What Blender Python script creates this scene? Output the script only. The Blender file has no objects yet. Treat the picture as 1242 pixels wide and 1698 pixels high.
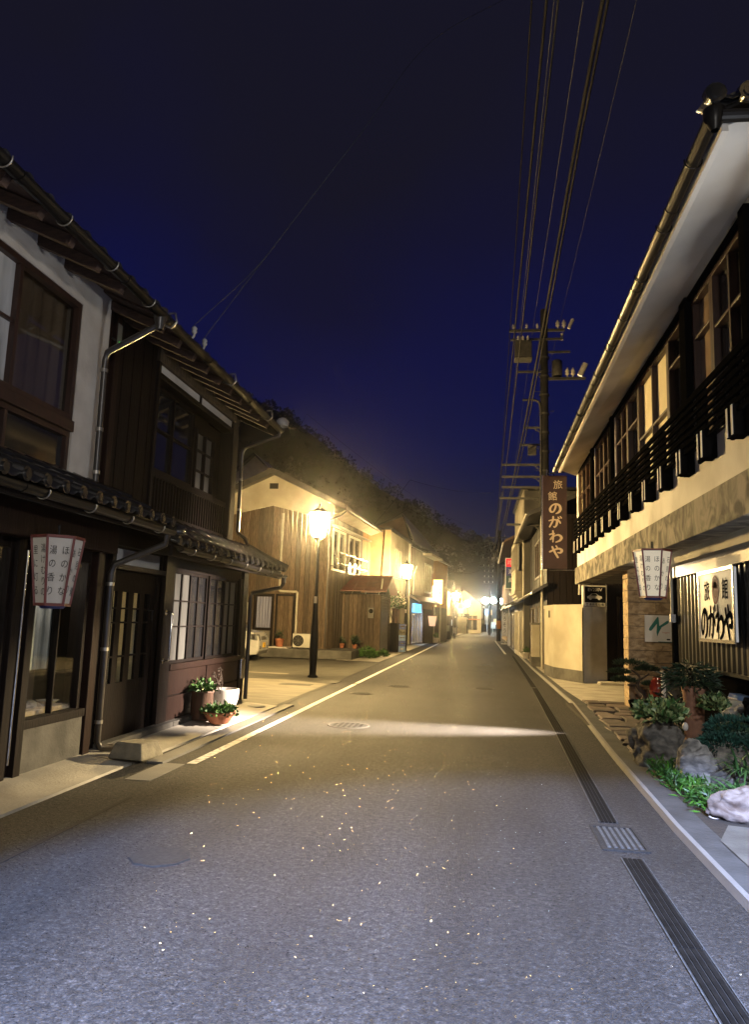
import bpy, bmesh, math, random
from mathutils import Vector, Matrix, noise
R = math.radians
C = bpy.context.scene.collection
S = bpy.context.scene
rnd = random.Random(7)

# ------------------------------------------------------------------ camera, sky, moonlight, exposure
cam_d = bpy.data.cameras.new("camera"); cam = bpy.data.objects.new("camera", cam_d); C.objects.link(cam)
cam_d.sensor_fit = 'VERTICAL'; cam_d.sensor_height = 24.0; cam_d.lens = 24.0 * 1226 / 1698
cam_d.clip_start = 0.05; cam_d.clip_end = 2000
cam.matrix_world = Matrix(((0.98953036, -0.01187493, 0.14383551, 0), (0.14055697, -0.14694592, -0.97910706, 0),
                           (0.03276287, 0.98907324, -0.14373835, 1.5), (0, 0, 0, 1)))
S.camera = cam
W = bpy.data.worlds.new("World"); S.world = W; W.use_nodes = True
wn = W.node_tree; wn.nodes.clear()
out = wn.nodes.new('ShaderNodeOutputWorld'); bg = wn.nodes.new('ShaderNodeBackground')
sky = wn.nodes.new('ShaderNodeTexSky'); sky.sky_type = 'NISHITA'; sky.sun_disc = False
sky.sun_elevation = R(-4.0); sky.sun_rotation = R(20); sky.altitude = 200
tc = wn.nodes.new('ShaderNodeTexCoord'); nz = wn.nodes.new('ShaderNodeTexNoise'); nz.inputs['Scale'].default_value = 2.0
nz.inputs['Detail'].default_value = 4.0
rp = wn.nodes.new('ShaderNodeValToRGB'); rp.color_ramp.elements[0].position = .30; rp.color_ramp.elements[1].position = .70
rp.color_ramp.elements[0].color = (.0088, .0084, .019, 1); rp.color_ramp.elements[1].color = (.0070, .0078, .054, 1)
ad = wn.nodes.new('ShaderNodeMixRGB'); ad.blend_type = 'ADD'; ad.inputs[0].default_value = .006
sep = wn.nodes.new('ShaderNodeSeparateXYZ'); mad = wn.nodes.new('ShaderNodeMath'); mad.operation = 'MULTIPLY_ADD'; mad.inputs[1].default_value = .62
wn.links.new(tc.outputs['Generated'], nz.inputs['Vector']); wn.links.new(tc.outputs['Generated'], sep.inputs[0])
e = rp.color_ramp.elements; e[0].position = .28; e[0].color = (.0085, .0110, .030, 1); e[1].position = .98; e[1].color = (.0080, .0074, .0165, 1)
q = e.new(.52); q.color = (.0042, .0064, .054, 1); q = e.new(.70); q.color = (.0048, .0058, .047, 1); q = e.new(.84); q.color = (.0066, .0063, .026, 1)
wn.links.new(nz.outputs['Fac'], mad.inputs[0]); wn.links.new(sep.outputs['Z'], mad.inputs[2]); wn.links.new(mad.outputs[0], rp.inputs['Fac'])
wn.links.new(rp.outputs['Color'], ad.inputs[1]); wn.links.new(sky.outputs['Color'], ad.inputs[2])
wn.links.new(ad.outputs['Color'], bg.inputs['Color']); bg.inputs['Strength'].default_value = 1.0
wn.links.new(bg.outputs['Background'], out.inputs['Surface'])
sd = bpy.data.lights.new("moon", 'SUN'); sd.energy = 0.012; sd.angle = R(8); sd.color = (.75, .85, 1)
so = bpy.data.objects.new("moon", sd); C.objects.link(so); so.rotation_euler = (R(40), R(10), R(20)); so.location = (0, 0, 60)
S.view_settings.view_transform = 'Standard'; S.view_settings.look = 'None'
S.view_settings.exposure = 0.0; S.view_settings.gamma = 1.0
S.cycles.use_denoising = True; S.cycles.max_bounces = 6; S.cycles.transparent_max_bounces = 12
S.cycles.sample_clamp_indirect = 4.0; S.cycles.caustics_reflective = False; S.cycles.caustics_refractive = False
try: S.cycles.use_light_tree = True
except Exception: pass

# ------------------------------------------------------------------ materials
def mat(name, col, rough=.7, col2=None, scale=6., stretch=(1, 1, 1), lo=.35, hi=.65, bump=.0, bscale=None, metal=0., spec=.5, detail=6., dist=.0, coords='Object', coat=0., island=0.):
    m = bpy.data.materials.new(name); m.use_nodes = True; n = m.node_tree; L = n.links
    b = n.nodes['Principled BSDF']; b.inputs['Roughness'].default_value = rough; b.inputs['Metallic'].default_value = metal
    b.inputs['Specular IOR Level'].default_value = spec; b.inputs['Coat Weight'].default_value = coat
    if col2 is None: col2 = tuple(c * .7 for c in col)
    t = n.nodes.new('ShaderNodeTexCoord'); mp = n.nodes.new('ShaderNodeMapping'); mp.inputs['Scale'].default_value = stretch
    L.new(t.outputs[coords], mp.inputs['Vector'])
    k = n.nodes.new('ShaderNodeTexNoise'); k.inputs['Scale'].default_value = scale; k.inputs['Detail'].default_value = detail
    k.inputs['Distortion'].default_value = dist
    L.new(mp.outputs['Vector'], k.inputs['Vector'])
    r = n.nodes.new('ShaderNodeValToRGB'); r.color_ramp.elements[0].position = lo; r.color_ramp.elements[1].position = hi
    r.color_ramp.elements[0].color = (*col2, 1); r.color_ramp.elements[1].color = (*col, 1)
    L.new(k.outputs['Fac'], r.inputs['Fac']); L.new(r.outputs['Color'], b.inputs['Base Color'])
    if island:       # each board or block of one mesh has its own tone
        g = n.nodes.new('ShaderNodeNewGeometry'); mr = n.nodes.new('ShaderNodeMapRange'); mr.inputs['To Min'].default_value = 1 - island; mr.inputs['To Max'].default_value = 1 + island * .6
        L.new(g.outputs['Random Per Island'], mr.inputs['Value']); hs = n.nodes.new('ShaderNodeMixRGB'); hs.blend_type = 'MULTIPLY'; hs.inputs[0].default_value = 1
        L.new(r.outputs['Color'], hs.inputs[1]); L.new(mr.outputs[0], hs.inputs[2]); L.new(hs.outputs['Color'], b.inputs['Base Color'])
    if bump:
        k2 = n.nodes.new('ShaderNodeTexNoise'); k2.inputs['Scale'].default_value = bscale or scale * 4; k2.inputs['Detail'].default_value = 5
        L.new(mp.outputs['Vector'], k2.inputs['Vector'])
        bp = n.nodes.new('ShaderNodeBump'); bp.inputs['Strength'].default_value = bump; bp.inputs['Distance'].default_value = .02
        L.new(k2.outputs['Fac'], bp.inputs['Height']); L.new(bp.outputs['Normal'], b.inputs['Normal'])
    return m

def emit(name, col, strength):
    m = bpy.data.materials.new(name); m.use_nodes = True; n = m.node_tree; b = n.nodes['Principled BSDF']
    b.inputs['Base Color'].default_value = (*[c * .35 for c in col], 1); b.inputs['Emission Color'].default_value = (*col, 1)
    b.inputs['Emission Strength'].default_value = strength
    return m

def glass(name, tint, gloss=.10, rough=.03):
    m = bpy.data.materials.new(name); m.use_nodes = True; n = m.node_tree; L = n.links
    n.nodes.remove(n.nodes['Principled BSDF']); o = n.nodes['Material Output']
    a = n.nodes.new('ShaderNodeBsdfTransparent'); a.inputs[0].default_value = (*tint, 1)
    g = n.nodes.new('ShaderNodeBsdfGlossy'); g.inputs['Roughness'].default_value = rough
    lw = n.nodes.new('ShaderNodeLayerWeight'); fr = n.nodes.new('ShaderNodeMath'); fr.operation = 'POWER'; fr.inputs[1].default_value = 4.; L.new(lw.outputs['Facing'], fr.inputs[0])
    ma = n.nodes.new('ShaderNodeMath'); ma.operation = 'MULTIPLY_ADD'; ma.inputs[1].default_value = .8; ma.inputs[2].default_value = gloss
    ma.use_clamp = True
    mx = n.nodes.new('ShaderNodeMixShader'); L.new(fr.outputs[0], ma.inputs[0]); L.new(ma.outputs[0], mx.inputs[0])
    L.new(a.outputs[0], mx.inputs[1]); L.new(g.outputs[0], mx.inputs[2]); L.new(mx.outputs[0], o.inputs['Surface'])
    return m

def asphalt():
    m = bpy.data.materials.new("asphalt"); m.use_nodes = True; n = m.node_tree; L = n.links; b = n.nodes['Principled BSDF']
    t = n.nodes.new('ShaderNodeTexCoord')
    def N(ty, **kw):
        x = n.nodes.new(ty)
        for k, v in kw.items(): x.inputs[k].default_value = v
        return x
    v1 = N('ShaderNodeTexVoronoi', Scale=105.); v2 = N('ShaderNodeTexVoronoi', Scale=48.); big = N('ShaderNodeTexNoise', Scale=.9, Detail=5.)
    fine = N('ShaderNodeTexNoise', Scale=38., Detail=6.); wear = N('ShaderNodeTexNoise', Scale=.35, Detail=3.)
    for x in (v1, v2, big, fine, wear): L.new(t.outputs['Object'], x.inputs['Vector'])
    r1 = n.nodes.new('ShaderNodeValToRGB'); e = r1.color_ramp.elements
    e[0].position = .25; e[0].color = (.017, .0165, .0165, 1); e[1].position = .72; e[1].color = (.050, .0485, .048, 1)
    L.new(fine.outputs['Fac'], r1.inputs['Fac'])
    sx = n.nodes.new('ShaderNodeSeparateColor'); L.new(v1.outputs['Color'], sx.inputs['Color'])
    r2 = n.nodes.new('ShaderNodeValToRGB'); e = r2.color_ramp.elements          # pale and dark aggregate stones
    e[0].position = .05; e[0].color = (.5, .5, .5, 1); e[1].position = .86; e[1].color = (1.05, 1.05, 1.05, 1)
    q = e.new(.97); q.color = (1.7, 1.68, 1.65, 1); L.new(sx.outputs[0], r2.inputs['Fac'])
    mu = n.nodes.new('ShaderNodeMixRGB'); mu.blend_type = 'MULTIPLY'; mu.inputs[0].default_value = 1
    L.new(r1.outputs['Color'], mu.inputs[1]); L.new(r2.outputs['Color'], mu.inputs[2])
    mid = N('ShaderNodeTexNoise', Scale=24., Detail=5.); L.new(t.outputs['Object'], mid.inputs['Vector'])
    r6 = n.nodes.new('ShaderNodeValToRGB'); e = r6.color_ramp.elements; e[0].position = .38; e[0].color = (.70, .70, .70, 1); e[1].position = .68; e[1].color = (1.38, 1.36, 1.34, 1); L.new(mid.outputs['Fac'], r6.inputs['Fac'])
    m6 = n.nodes.new('ShaderNodeMixRGB'); m6.blend_type = 'MULTIPLY'; m6.inputs[0].default_value = 1
    L.new(mu.outputs['Color'], m6.inputs[1]); L.new(r6.outputs['Color'], m6.inputs[2]); mu = m6
    r3 = n.nodes.new('ShaderNodeValToRGB'); e = r3.color_ramp.elements
    e[0].position = .3; e[0].color = (.78, .78, .8, 1); e[1].position = .7; e[1].color = (1.12, 1.1, 1.08, 1); L.new(big.outputs['Fac'], r3.inputs['Fac'])
    mv = n.nodes.new('ShaderNodeMixRGB'); mv.blend_type = 'MULTIPLY'; mv.inputs[0].default_value = 1
    L.new(mu.outputs['Color'], mv.inputs[1]); L.new(r3.outputs['Color'], mv.inputs[2]); 
    mp = n.nodes.new('ShaderNodeMapping'); mp.inputs['Scale'].default_value = (1.5, .10, 1); L.new(t.outputs['Object'], mp.inputs['Vector'])
    tr = N('ShaderNodeTexNoise', Scale=1., Detail=3.); L.new(mp.outputs['Vector'], tr.inputs['Vector'])
    r4 = n.nodes.new('ShaderNodeValToRGB'); e = r4.color_ramp.elements; e[0].position = .36; e[0].color = (.66, .66, .67, 1); e[1].position = .62; e[1].color = (1.14, 1.13, 1.12, 1); L.new(tr.outputs['Fac'], r4.inputs['Fac'])
    mw = n.nodes.new('ShaderNodeMixRGB'); mw.blend_type = 'MULTIPLY'; mw.inputs[0].default_value = 1
    L.new(mv.outputs['Color'], mw.inputs[1]); L.new(r4.outputs['Color'], mw.inputs[2])
    r5 = n.nodes.new('ShaderNodeValToRGB'); e = r5.color_ramp.elements; e[0].position = .30; e[0].color = (.55, .55, .55, 1); e[1].position = .42; e[1].color = (1, 1, 1, 1); L.new(wear.outputs['Fac'], r5.inputs['Fac'])
    mx = n.nodes.new('ShaderNodeMixRGB'); mx.blend_type = 'MULTIPLY'; mx.inputs[0].default_value = .7
    L.new(mw.outputs['Color'], mx.inputs[1]); L.new(r5.outputs['Color'], mx.inputs[2]); L.new(mx.outputs['Color'], b.inputs['Base Color'])
    # polished stones: each cell of the second voronoi has its own facing; only a few are smooth
    s2 = n.nodes.new('ShaderNodeSeparateColor'); L.new(v2.outputs['Color'], s2.inputs['Color'])
    gt = n.nodes.new('ShaderNodeMath'); gt.operation = 'GREATER_THAN'; gt.inputs[1].default_value = .80; L.new(s2.outputs[2], gt.inputs[0])
    ds = n.nodes.new('ShaderNodeMath'); ds.operation = 'LESS_THAN'; ds.inputs[1].default_value = .20; L.new(v2.outputs['Distance'], ds.inputs[0])
    an = n.nodes.new('ShaderNodeMath'); an.operation = 'MULTIPLY'; L.new(gt.outputs[0], an.inputs[0]); L.new(ds.outputs[0], an.inputs[1])
    ro = n.nodes.new('ShaderNodeMapRange'); ro.inputs['To Min'].default_value = .78; ro.inputs['To Max'].default_value = .20
    L.new(an.outputs[0], ro.inputs['Value']); L.new(ro.outputs[0], b.inputs['Roughness'])
    bp = n.nodes.new('ShaderNodeBump'); bp.inputs['Strength'].default_value = .55; bp.inputs['Distance'].default_value = .012
    hh = n.nodes.new('ShaderNodeMath'); hh.operation = 'ADD'; L.new(v1.outputs['Distance'], hh.inputs[0]); L.new(fine.outputs['Fac'], hh.inputs[1])
    L.new(hh.outputs[0], bp.inputs['Height'])
    sb = n.nodes.new('ShaderNodeVectorMath'); sb.operation = 'SUBTRACT'; sb.inputs[1].default_value = (.5, .5, .35); L.new(v2.outputs['Color'], sb.inputs[0])
    sc = n.nodes.new('ShaderNodeVectorMath'); sc.operation = 'SCALE'; L.new(sb.outputs[0], sc.inputs[0]); 
    sm = n.nodes.new('ShaderNodeMath'); sm.operation = 'MULTIPLY'; sm.inputs[1].default_value = 1.25; L.new(an.outputs[0], sm.inputs[0]); L.new(sm.outputs[0], sc.inputs['Scale'])
    av = n.nodes.new('ShaderNodeVectorMath'); av.operation = 'ADD'; 
    ge = n.nodes.new('ShaderNodeNewGeometry'); mn = n.nodes.new('ShaderNodeMix'); mn.data_type = 'VECTOR'
    L.new(an.outputs[0], mn.inputs['Factor']); L.new(bp.outputs['Normal'], mn.inputs[4]); L.new(ge.outputs['Normal'], mn.inputs[5])
    L.new(mn.outputs[1], av.inputs[0]); L.new(sc.outputs[0], av.inputs[1])
    nm = n.nodes.new('ShaderNodeVectorMath'); nm.operation = 'NORMALIZE'; L.new(av.outputs[0], nm.inputs[0]); L.new(nm.outputs[0], b.inputs['Normal'])
    b.inputs['Specular IOR Level'].default_value = .3
    return m

M = dict(
    asphalt=asphalt(),
    ground=mat("bare ground", (.09, .08, .06), .9, (.05, .045, .035), 2., bump=.3),
    concrete=mat("pavement concrete", (.44, .41, .35), .85, (.30, .28, .235), 2.2, bump=.25, bscale=40),
    concrete_d=mat("dark old concrete", (.11, .105, .092), .9, (.055, .052, .045), 3., bump=.3, bscale=40),
    lot=mat("car park concrete", (.20, .18, .14), .85, (.13, .118, .09), 1.1, (1, 2.2, 1), bump=.25, bscale=30, dist=1.),
    lot2=mat("car park tarmac", (.075, .07, .055), .88, (.04, .037, .03), 1.6, (1, 3, 1), bump=.25, bscale=30),
    kerb=mat("kerb stone", (.17, .165, .155), .8, (.15, .145, .14), 4., bump=.2, bscale=50),
    paint=mat("road paint", (.62, .61, .57), .65, (.22, .21, .19), 14., lo=.36, hi=.5, bump=.1),
    path=mat("dark grey path", (.050, .051, .052), .88, (.026, .027, .028), 3., bump=.3, bscale=30),
    iron=mat("cast iron", (.026, .025, .024), .8, (.014, .014, .014), 30., spec=.25, bump=.3),
    steel=mat("galvanised grating", (.085, .09, .095), .65, (.045, .047, .05), 30., metal=.1, spec=.3),
    drain=mat("grooved drain cover", (.011, .010, .009), .9, (.006, .0055, .005), 12., bump=.2, spec=.05),
    paver=mat("entrance paving stone", (.16, .125, .105), .8, (.08, .062, .052), 5., bump=.6, bscale=18, island=.4),
    plaster=mat("white plaster", (.62, .57, .50), .9, (.50, .45, .39), 3., bump=.25, bscale=22),
    white=mat("white painted render", (.76, .74, .70), .85, (.48, .46, .42), 1.1, bump=.1, bscale=40),
    cream=mat("cream render", (.42, .385, .30), .85, (.29, .26, .195), 1.1, bump=.15, bscale=40),
    soffit=mat("soffit plaster", (.66, .63, .57), .9, (.46, .43, .38), .9, bump=.06),
    stucco=mat("ochre stucco", (.42, .29, .16), .9, (.33, .22, .12), 2., bump=.35, bscale=50),
    stucco_g=mat("taupe stucco", (.22, .16, .12), .9, (.16, .115, .085), 2., bump=.3, bscale=50),
    greywall=mat("grey sheet wall", (.16, .15, .125), .75, (.10, .095, .08), 2., (1, 1, .3), bump=.1),
    dwood=mat("dark stained timber", (.013, .0085, .007), .55, (.007, .005, .0045), 5., (8, 8, .6), bump=.25, bscale=9, spec=.12),
    rwood=mat("red brown timber", (.022, .0105, .0075), .5, (.014, .007, .0055), 5., (8, 8, .6), bump=.2, bscale=9, spec=.15),
    rafter=mat("rafter timber", (.10, .056, .035), .75, (.055, .030, .019), 6., (2, 2, 8)),
    framew=mat("window timber", (.045, .020, .012), .45, (.026, .012, .008), 5., (6, 6, 1)),
    board=mat("weathered cedar board", (.21, .155, .095), .85, (.058, .037, .021), 4.2, (13, 13, 1.0), .42, .92, .4, 9, dist=.6, island=.45),
    board2=mat("orange cedar board", (.40, .20, .07), .75, (.22, .105, .04), 4., (8, 8, .5), bump=.3, bscale=9, island=.3),
    black=mat("black painted timber", (.0045, .0042, .004), .75, (.003, .003, .003), 9., (4, 4, 1), spec=0.),
    blackmetal=mat("black corrugated metal", (.007, .007, .007), .3, (.0045, .0045, .0045), 3., spec=.3),
    lamppost=mat("black lamp post iron", (.010, .010, .010), .5, (.006, .006, .006), 20., spec=.25),
    void=mat("unlit interior", (.010, .009, .008), .9, (.006, .006, .005), 3.),
    tile=mat("glazed black roof tile", (.022, .021, .021), .16, (.013, .013, .013), 6., spec=.8, bump=.06),
    tile2=mat("roof tile", (.05, .048, .046), .4, (.028, .027, .026), 4., bump=.1),
    rooftin=mat("rusty red tin roof", (.17, .055, .034), .55, (.10, .034, .022), 2.5, bump=.15),
    gutter=mat("brown gutter", (.012, .0105, .009), .35, (.008, .007, .006), 5., spec=.2),
    pipe=mat("dark downpipe", (.05, .042, .035), .3, (.032, .028, .024), 5., spec=.6),
    pipew=mat("cream drain pipe", (.40, .37, .29), .5, (.31, .28, .22), 5.),
    chrome=mat("steel tube", (.62, .60, .56), .22, (.5, .48, .45), 20., metal=1.),
    wire=mat("metal hook", (.45, .42, .36), .35, (.3, .28, .24), 20., metal=.8),
    cable=mat("cable sheath", (.030, .028, .023), .85, (.012, .0115, .010), 3., (.4, .4, .4), spec=.2),
    cabled=mat("thin wire", (.09, .10, .11), .5, (.05, .055, .06), 3.),
    pole=mat("concrete pole", (.018, .017, .016), .9, (.010, .010, .009), 3., bump=.15),
    polemetal=mat("pole hardware", (.085, .082, .07), .65, (.045, .043, .038), 8., metal=.2),
    ceram=mat("insulator porcelain", (.55, .53, .48), .25, (.42, .4, .36), 9.),
    band=mat("weathered concrete band", (.26, .235, .19), .88, (.055, .050, .038), 2.4, (1, 1.4, 1.4), .38, .60, .5, 12, dist=1.2),
    travertine=mat("travertine block", (.46, .34, .20), .85, (.24, .165, .09), 8., (1, 1, 1.6), .36, .58, .6, 26, dist=.8, island=.25),
    curtain=mat("net curtain", (.62, .62, .60), .9, (.40, .40, .40), 3., (14, 14, .3)),
    curtainb=mat("blue grey curtain", (.22, .24, .36), .9, (.13, .14, .22), 3., (14, 14, .3)),
    shoji=mat("paper screen", (.68, .60, .42), .9, (.60, .53, .36), 3.),
    frost=mat("frosted grey pane", (.52, .52, .51), .22, (.20, .20, .20), 1.6, (3, 3, .6), bump=.03),  # upright grey streaks paint reflections into the pane colour
    frostd=mat("dim paper pane", (.13, .13, .12), .5, (.075, .075, .07), 1.6, (3, 3, .6), spec=.2),
    brownpane=mat("brown pane with painted reflection", (.34, .24, .16), .25, (.09, .068, .052), 1.1, bump=.03),  # blotchy browns paint a warm reflection into the pane
    darkpane=mat("dark window pane", (.018, .018, .020), .08, (.012, .012, .013), 2., spec=.7),
    signbrown=mat("maroon sign board", (.026, .011, .010), .5, (.038, .015, .012), 3.),
    signlet=mat("beige sign lettering", (.62, .50, .36), .7, (.56, .45, .32), 5.),
    signwhite=mat("white sign face", (.78, .77, .75), .45, (.60, .59, .56), 2.),
    ink=mat("black ink", (.006, .006, .006), .9, (.005, .005, .005), 5., spec=0.),
    inkgrey=mat("faded brush ink", (.05, .045, .042), .9, (.035, .032, .03), 5., spec=.02),
    redink=mat("red ink", (.36, .05, .035), .6, (.3, .04, .03), 5.),
    teal=mat("teal ink", (.012, .16, .15), .6, (.01, .14, .13), 5.),
    pinkink=mat("pale red ink", (.55, .24, .20), .6, (.5, .22, .18), 5.),
    frame_red=mat("red lantern frame", (.17, .035, .025), .55, (.12, .025, .018), 8.),
    paperlit=emit("lit cream paper", (1.0, .86, .62), .42),
    paper=mat("lantern paper", (.62, .58, .52), .85, (.54, .50, .44), 3.),
    blindtan=mat("tan blind", (.46, .34, .23), .9, (.30, .21, .14), 1.2, (1, 6, .4)),
    paperd=mat("tanned lantern paper", (.40, .28, .19), .85, (.34, .23, .155), 3.),
    blue=mat("blue plastic", (.02, .05, .30), .4, (.015, .04, .24), 5.),
    bluelt=mat("pale blue plastic", (.20, .34, .62), .35, (.14, .25, .5), 5.),
    clay=mat("terracotta", (.40, .15, .075), .8, (.28, .10, .05), 7., bump=.25, bscale=25),
    claypink=mat("rough clay", (.30, .15, .095), .9, (.20, .10, .06), 5., bump=.5, bscale=14),
    vase=mat("red glazed vase", (.25, .03, .012), .12, (.16, .02, .01), 5., coat=.6),
    potw=mat("white pot", (.60, .56, .52), .4, (.52, .48, .44), 3.),
    potbrown=mat("brown wooden pot", (.13, .07, .045), .7, (.08, .045, .03), 5., (5, 5, 1), bump=.3),
    soil=mat("soil", (.03, .022, .016), .95, (.018, .014, .01), 20., bump=.5),
    stone=mat("garden rock", (.14, .125, .105), .9, (.045, .042, .036), 4., (1, 1, 2), .34, .62, .7, 14, dist=1.5),
    stonel=mat("pale grey rock", (.20, .19, .175), .85, (.065, .062, .058), 5., (1, 1, 2), .34, .6, .7, 14, dist=1.5),
    stonep=mat("pink quartz rock", (.19, .155, .135), .85, (.06, .036, .024), 3.5, (1, 1, 2), .34, .58, .6, 12, dist=1.8),
    block=mat("stone block", (.24, .215, .155), .9, (.15, .135, .10), 9., bump=.5, bscale=25),
    leaf=mat("leaf", (.075, .17, .035), .5, (.030, .075, .018), 9., spec=.4, island=.55),
    leafl=mat("variegated leaf", (.26, .32, .13), .5, (.04, .10, .025), 14., lo=.45, hi=.55, island=.45),
    leafg=mat("bright fern leaf", (.05, .145, .012), .5, (.018, .055, .006), 5., island=.6),
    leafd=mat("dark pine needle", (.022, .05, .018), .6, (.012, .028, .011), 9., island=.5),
    juniper=mat("blue green juniper", (.018, .085, .060), .7, (.008, .040, .030), 12., island=.5),
    blade=mat("lily blade leaf", (.085, .19, .050), .42, (.03, .08, .02), 4., island=.5),
    flower=mat("cream petal", (.62, .58, .42), .7, (.5, .46, .32), 9.),
    bark=mat("bark", (.07, .05, .035), .9, (.04, .028, .02), 9., bump=.6),
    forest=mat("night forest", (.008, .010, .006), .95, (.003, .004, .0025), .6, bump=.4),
    carpaint=mat("white car paint", (.36, .36, .35), .22, (.33, .33, .32), 2., coat=.5),
    rubber=mat("tyre rubber", (.015, .015, .015), .8, (.01, .01, .01), 9.),
    alloy=mat("alloy rim", (.5, .5, .5), .3, (.4, .4, .4), 9., metal=1.),
    lens=mat("headlamp lens", (.13, .135, .14), .06, (.06, .06, .06), 12., coat=.6),
    yellow=mat("yellow number plate", (.70, .42, .02), .5, (.62, .37, .02), 4.),
    acwhite=mat("air conditioner case", (.42, .41, .35), .5, (.52, .50, .43), 3.),
    shutter=mat("steel shutter", (.13, .10, .075), .5, (.08, .062, .048), 3., metal=.2),
    redpl=mat("red plastic", (.5, .03, .02), .4, (.42, .025, .018), 4.),
    orange=mat("orange reflective band", (.75, .26, .01), .5, (.65, .22, .01), 4.),
    door=mat("dark red screen door", (.07, .02, .014), .5, (.045, .014, .010), 4.),
    glass=glass("window glass", (.90, .92, .90)), glassd=glass("dim window glass", (.72, .72, .70), .10),
    lamp=emit("lamp glass", (1.0, .68, .27), 2100.), lampf=emit("far lamp glass", (1.0, .70, .29), 1100.),
    led=emit("cold lamp", (.66, .90, 1.0), 130.),
    shoplit=emit("lit shop interior", (.50, .66, 1.0), 16.), signlit=emit("lit orange sign", (1.0, .50, .14), 7.),
    signlitw=emit("lit sign core", (1.0, .85, .55), 14.), bluelit=emit("lit blue shop sign", (.16, .62, 1.0), 1.6),
    winlit=emit("lit window", (1.0, .74, .36), 1.2), redlit=emit("red lit sign panel", (.75, .01, .03), 1.1), navylit=emit("navy lit sign panel", (.02, .025, .12), .5),
    greenlit=emit("dark green sign panel", (.01, .06, .05), .5), greenled=emit("green pilot light", (.05, 1, .1), 3.), redled=emit("red lamp", (1, .05, .02), 1.5),
    litlantern=emit("lit paper lantern", (1., .62, .38), .9), machine=emit("lit drinks window", (.75, .9, 1.), 1.2),
)

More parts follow.
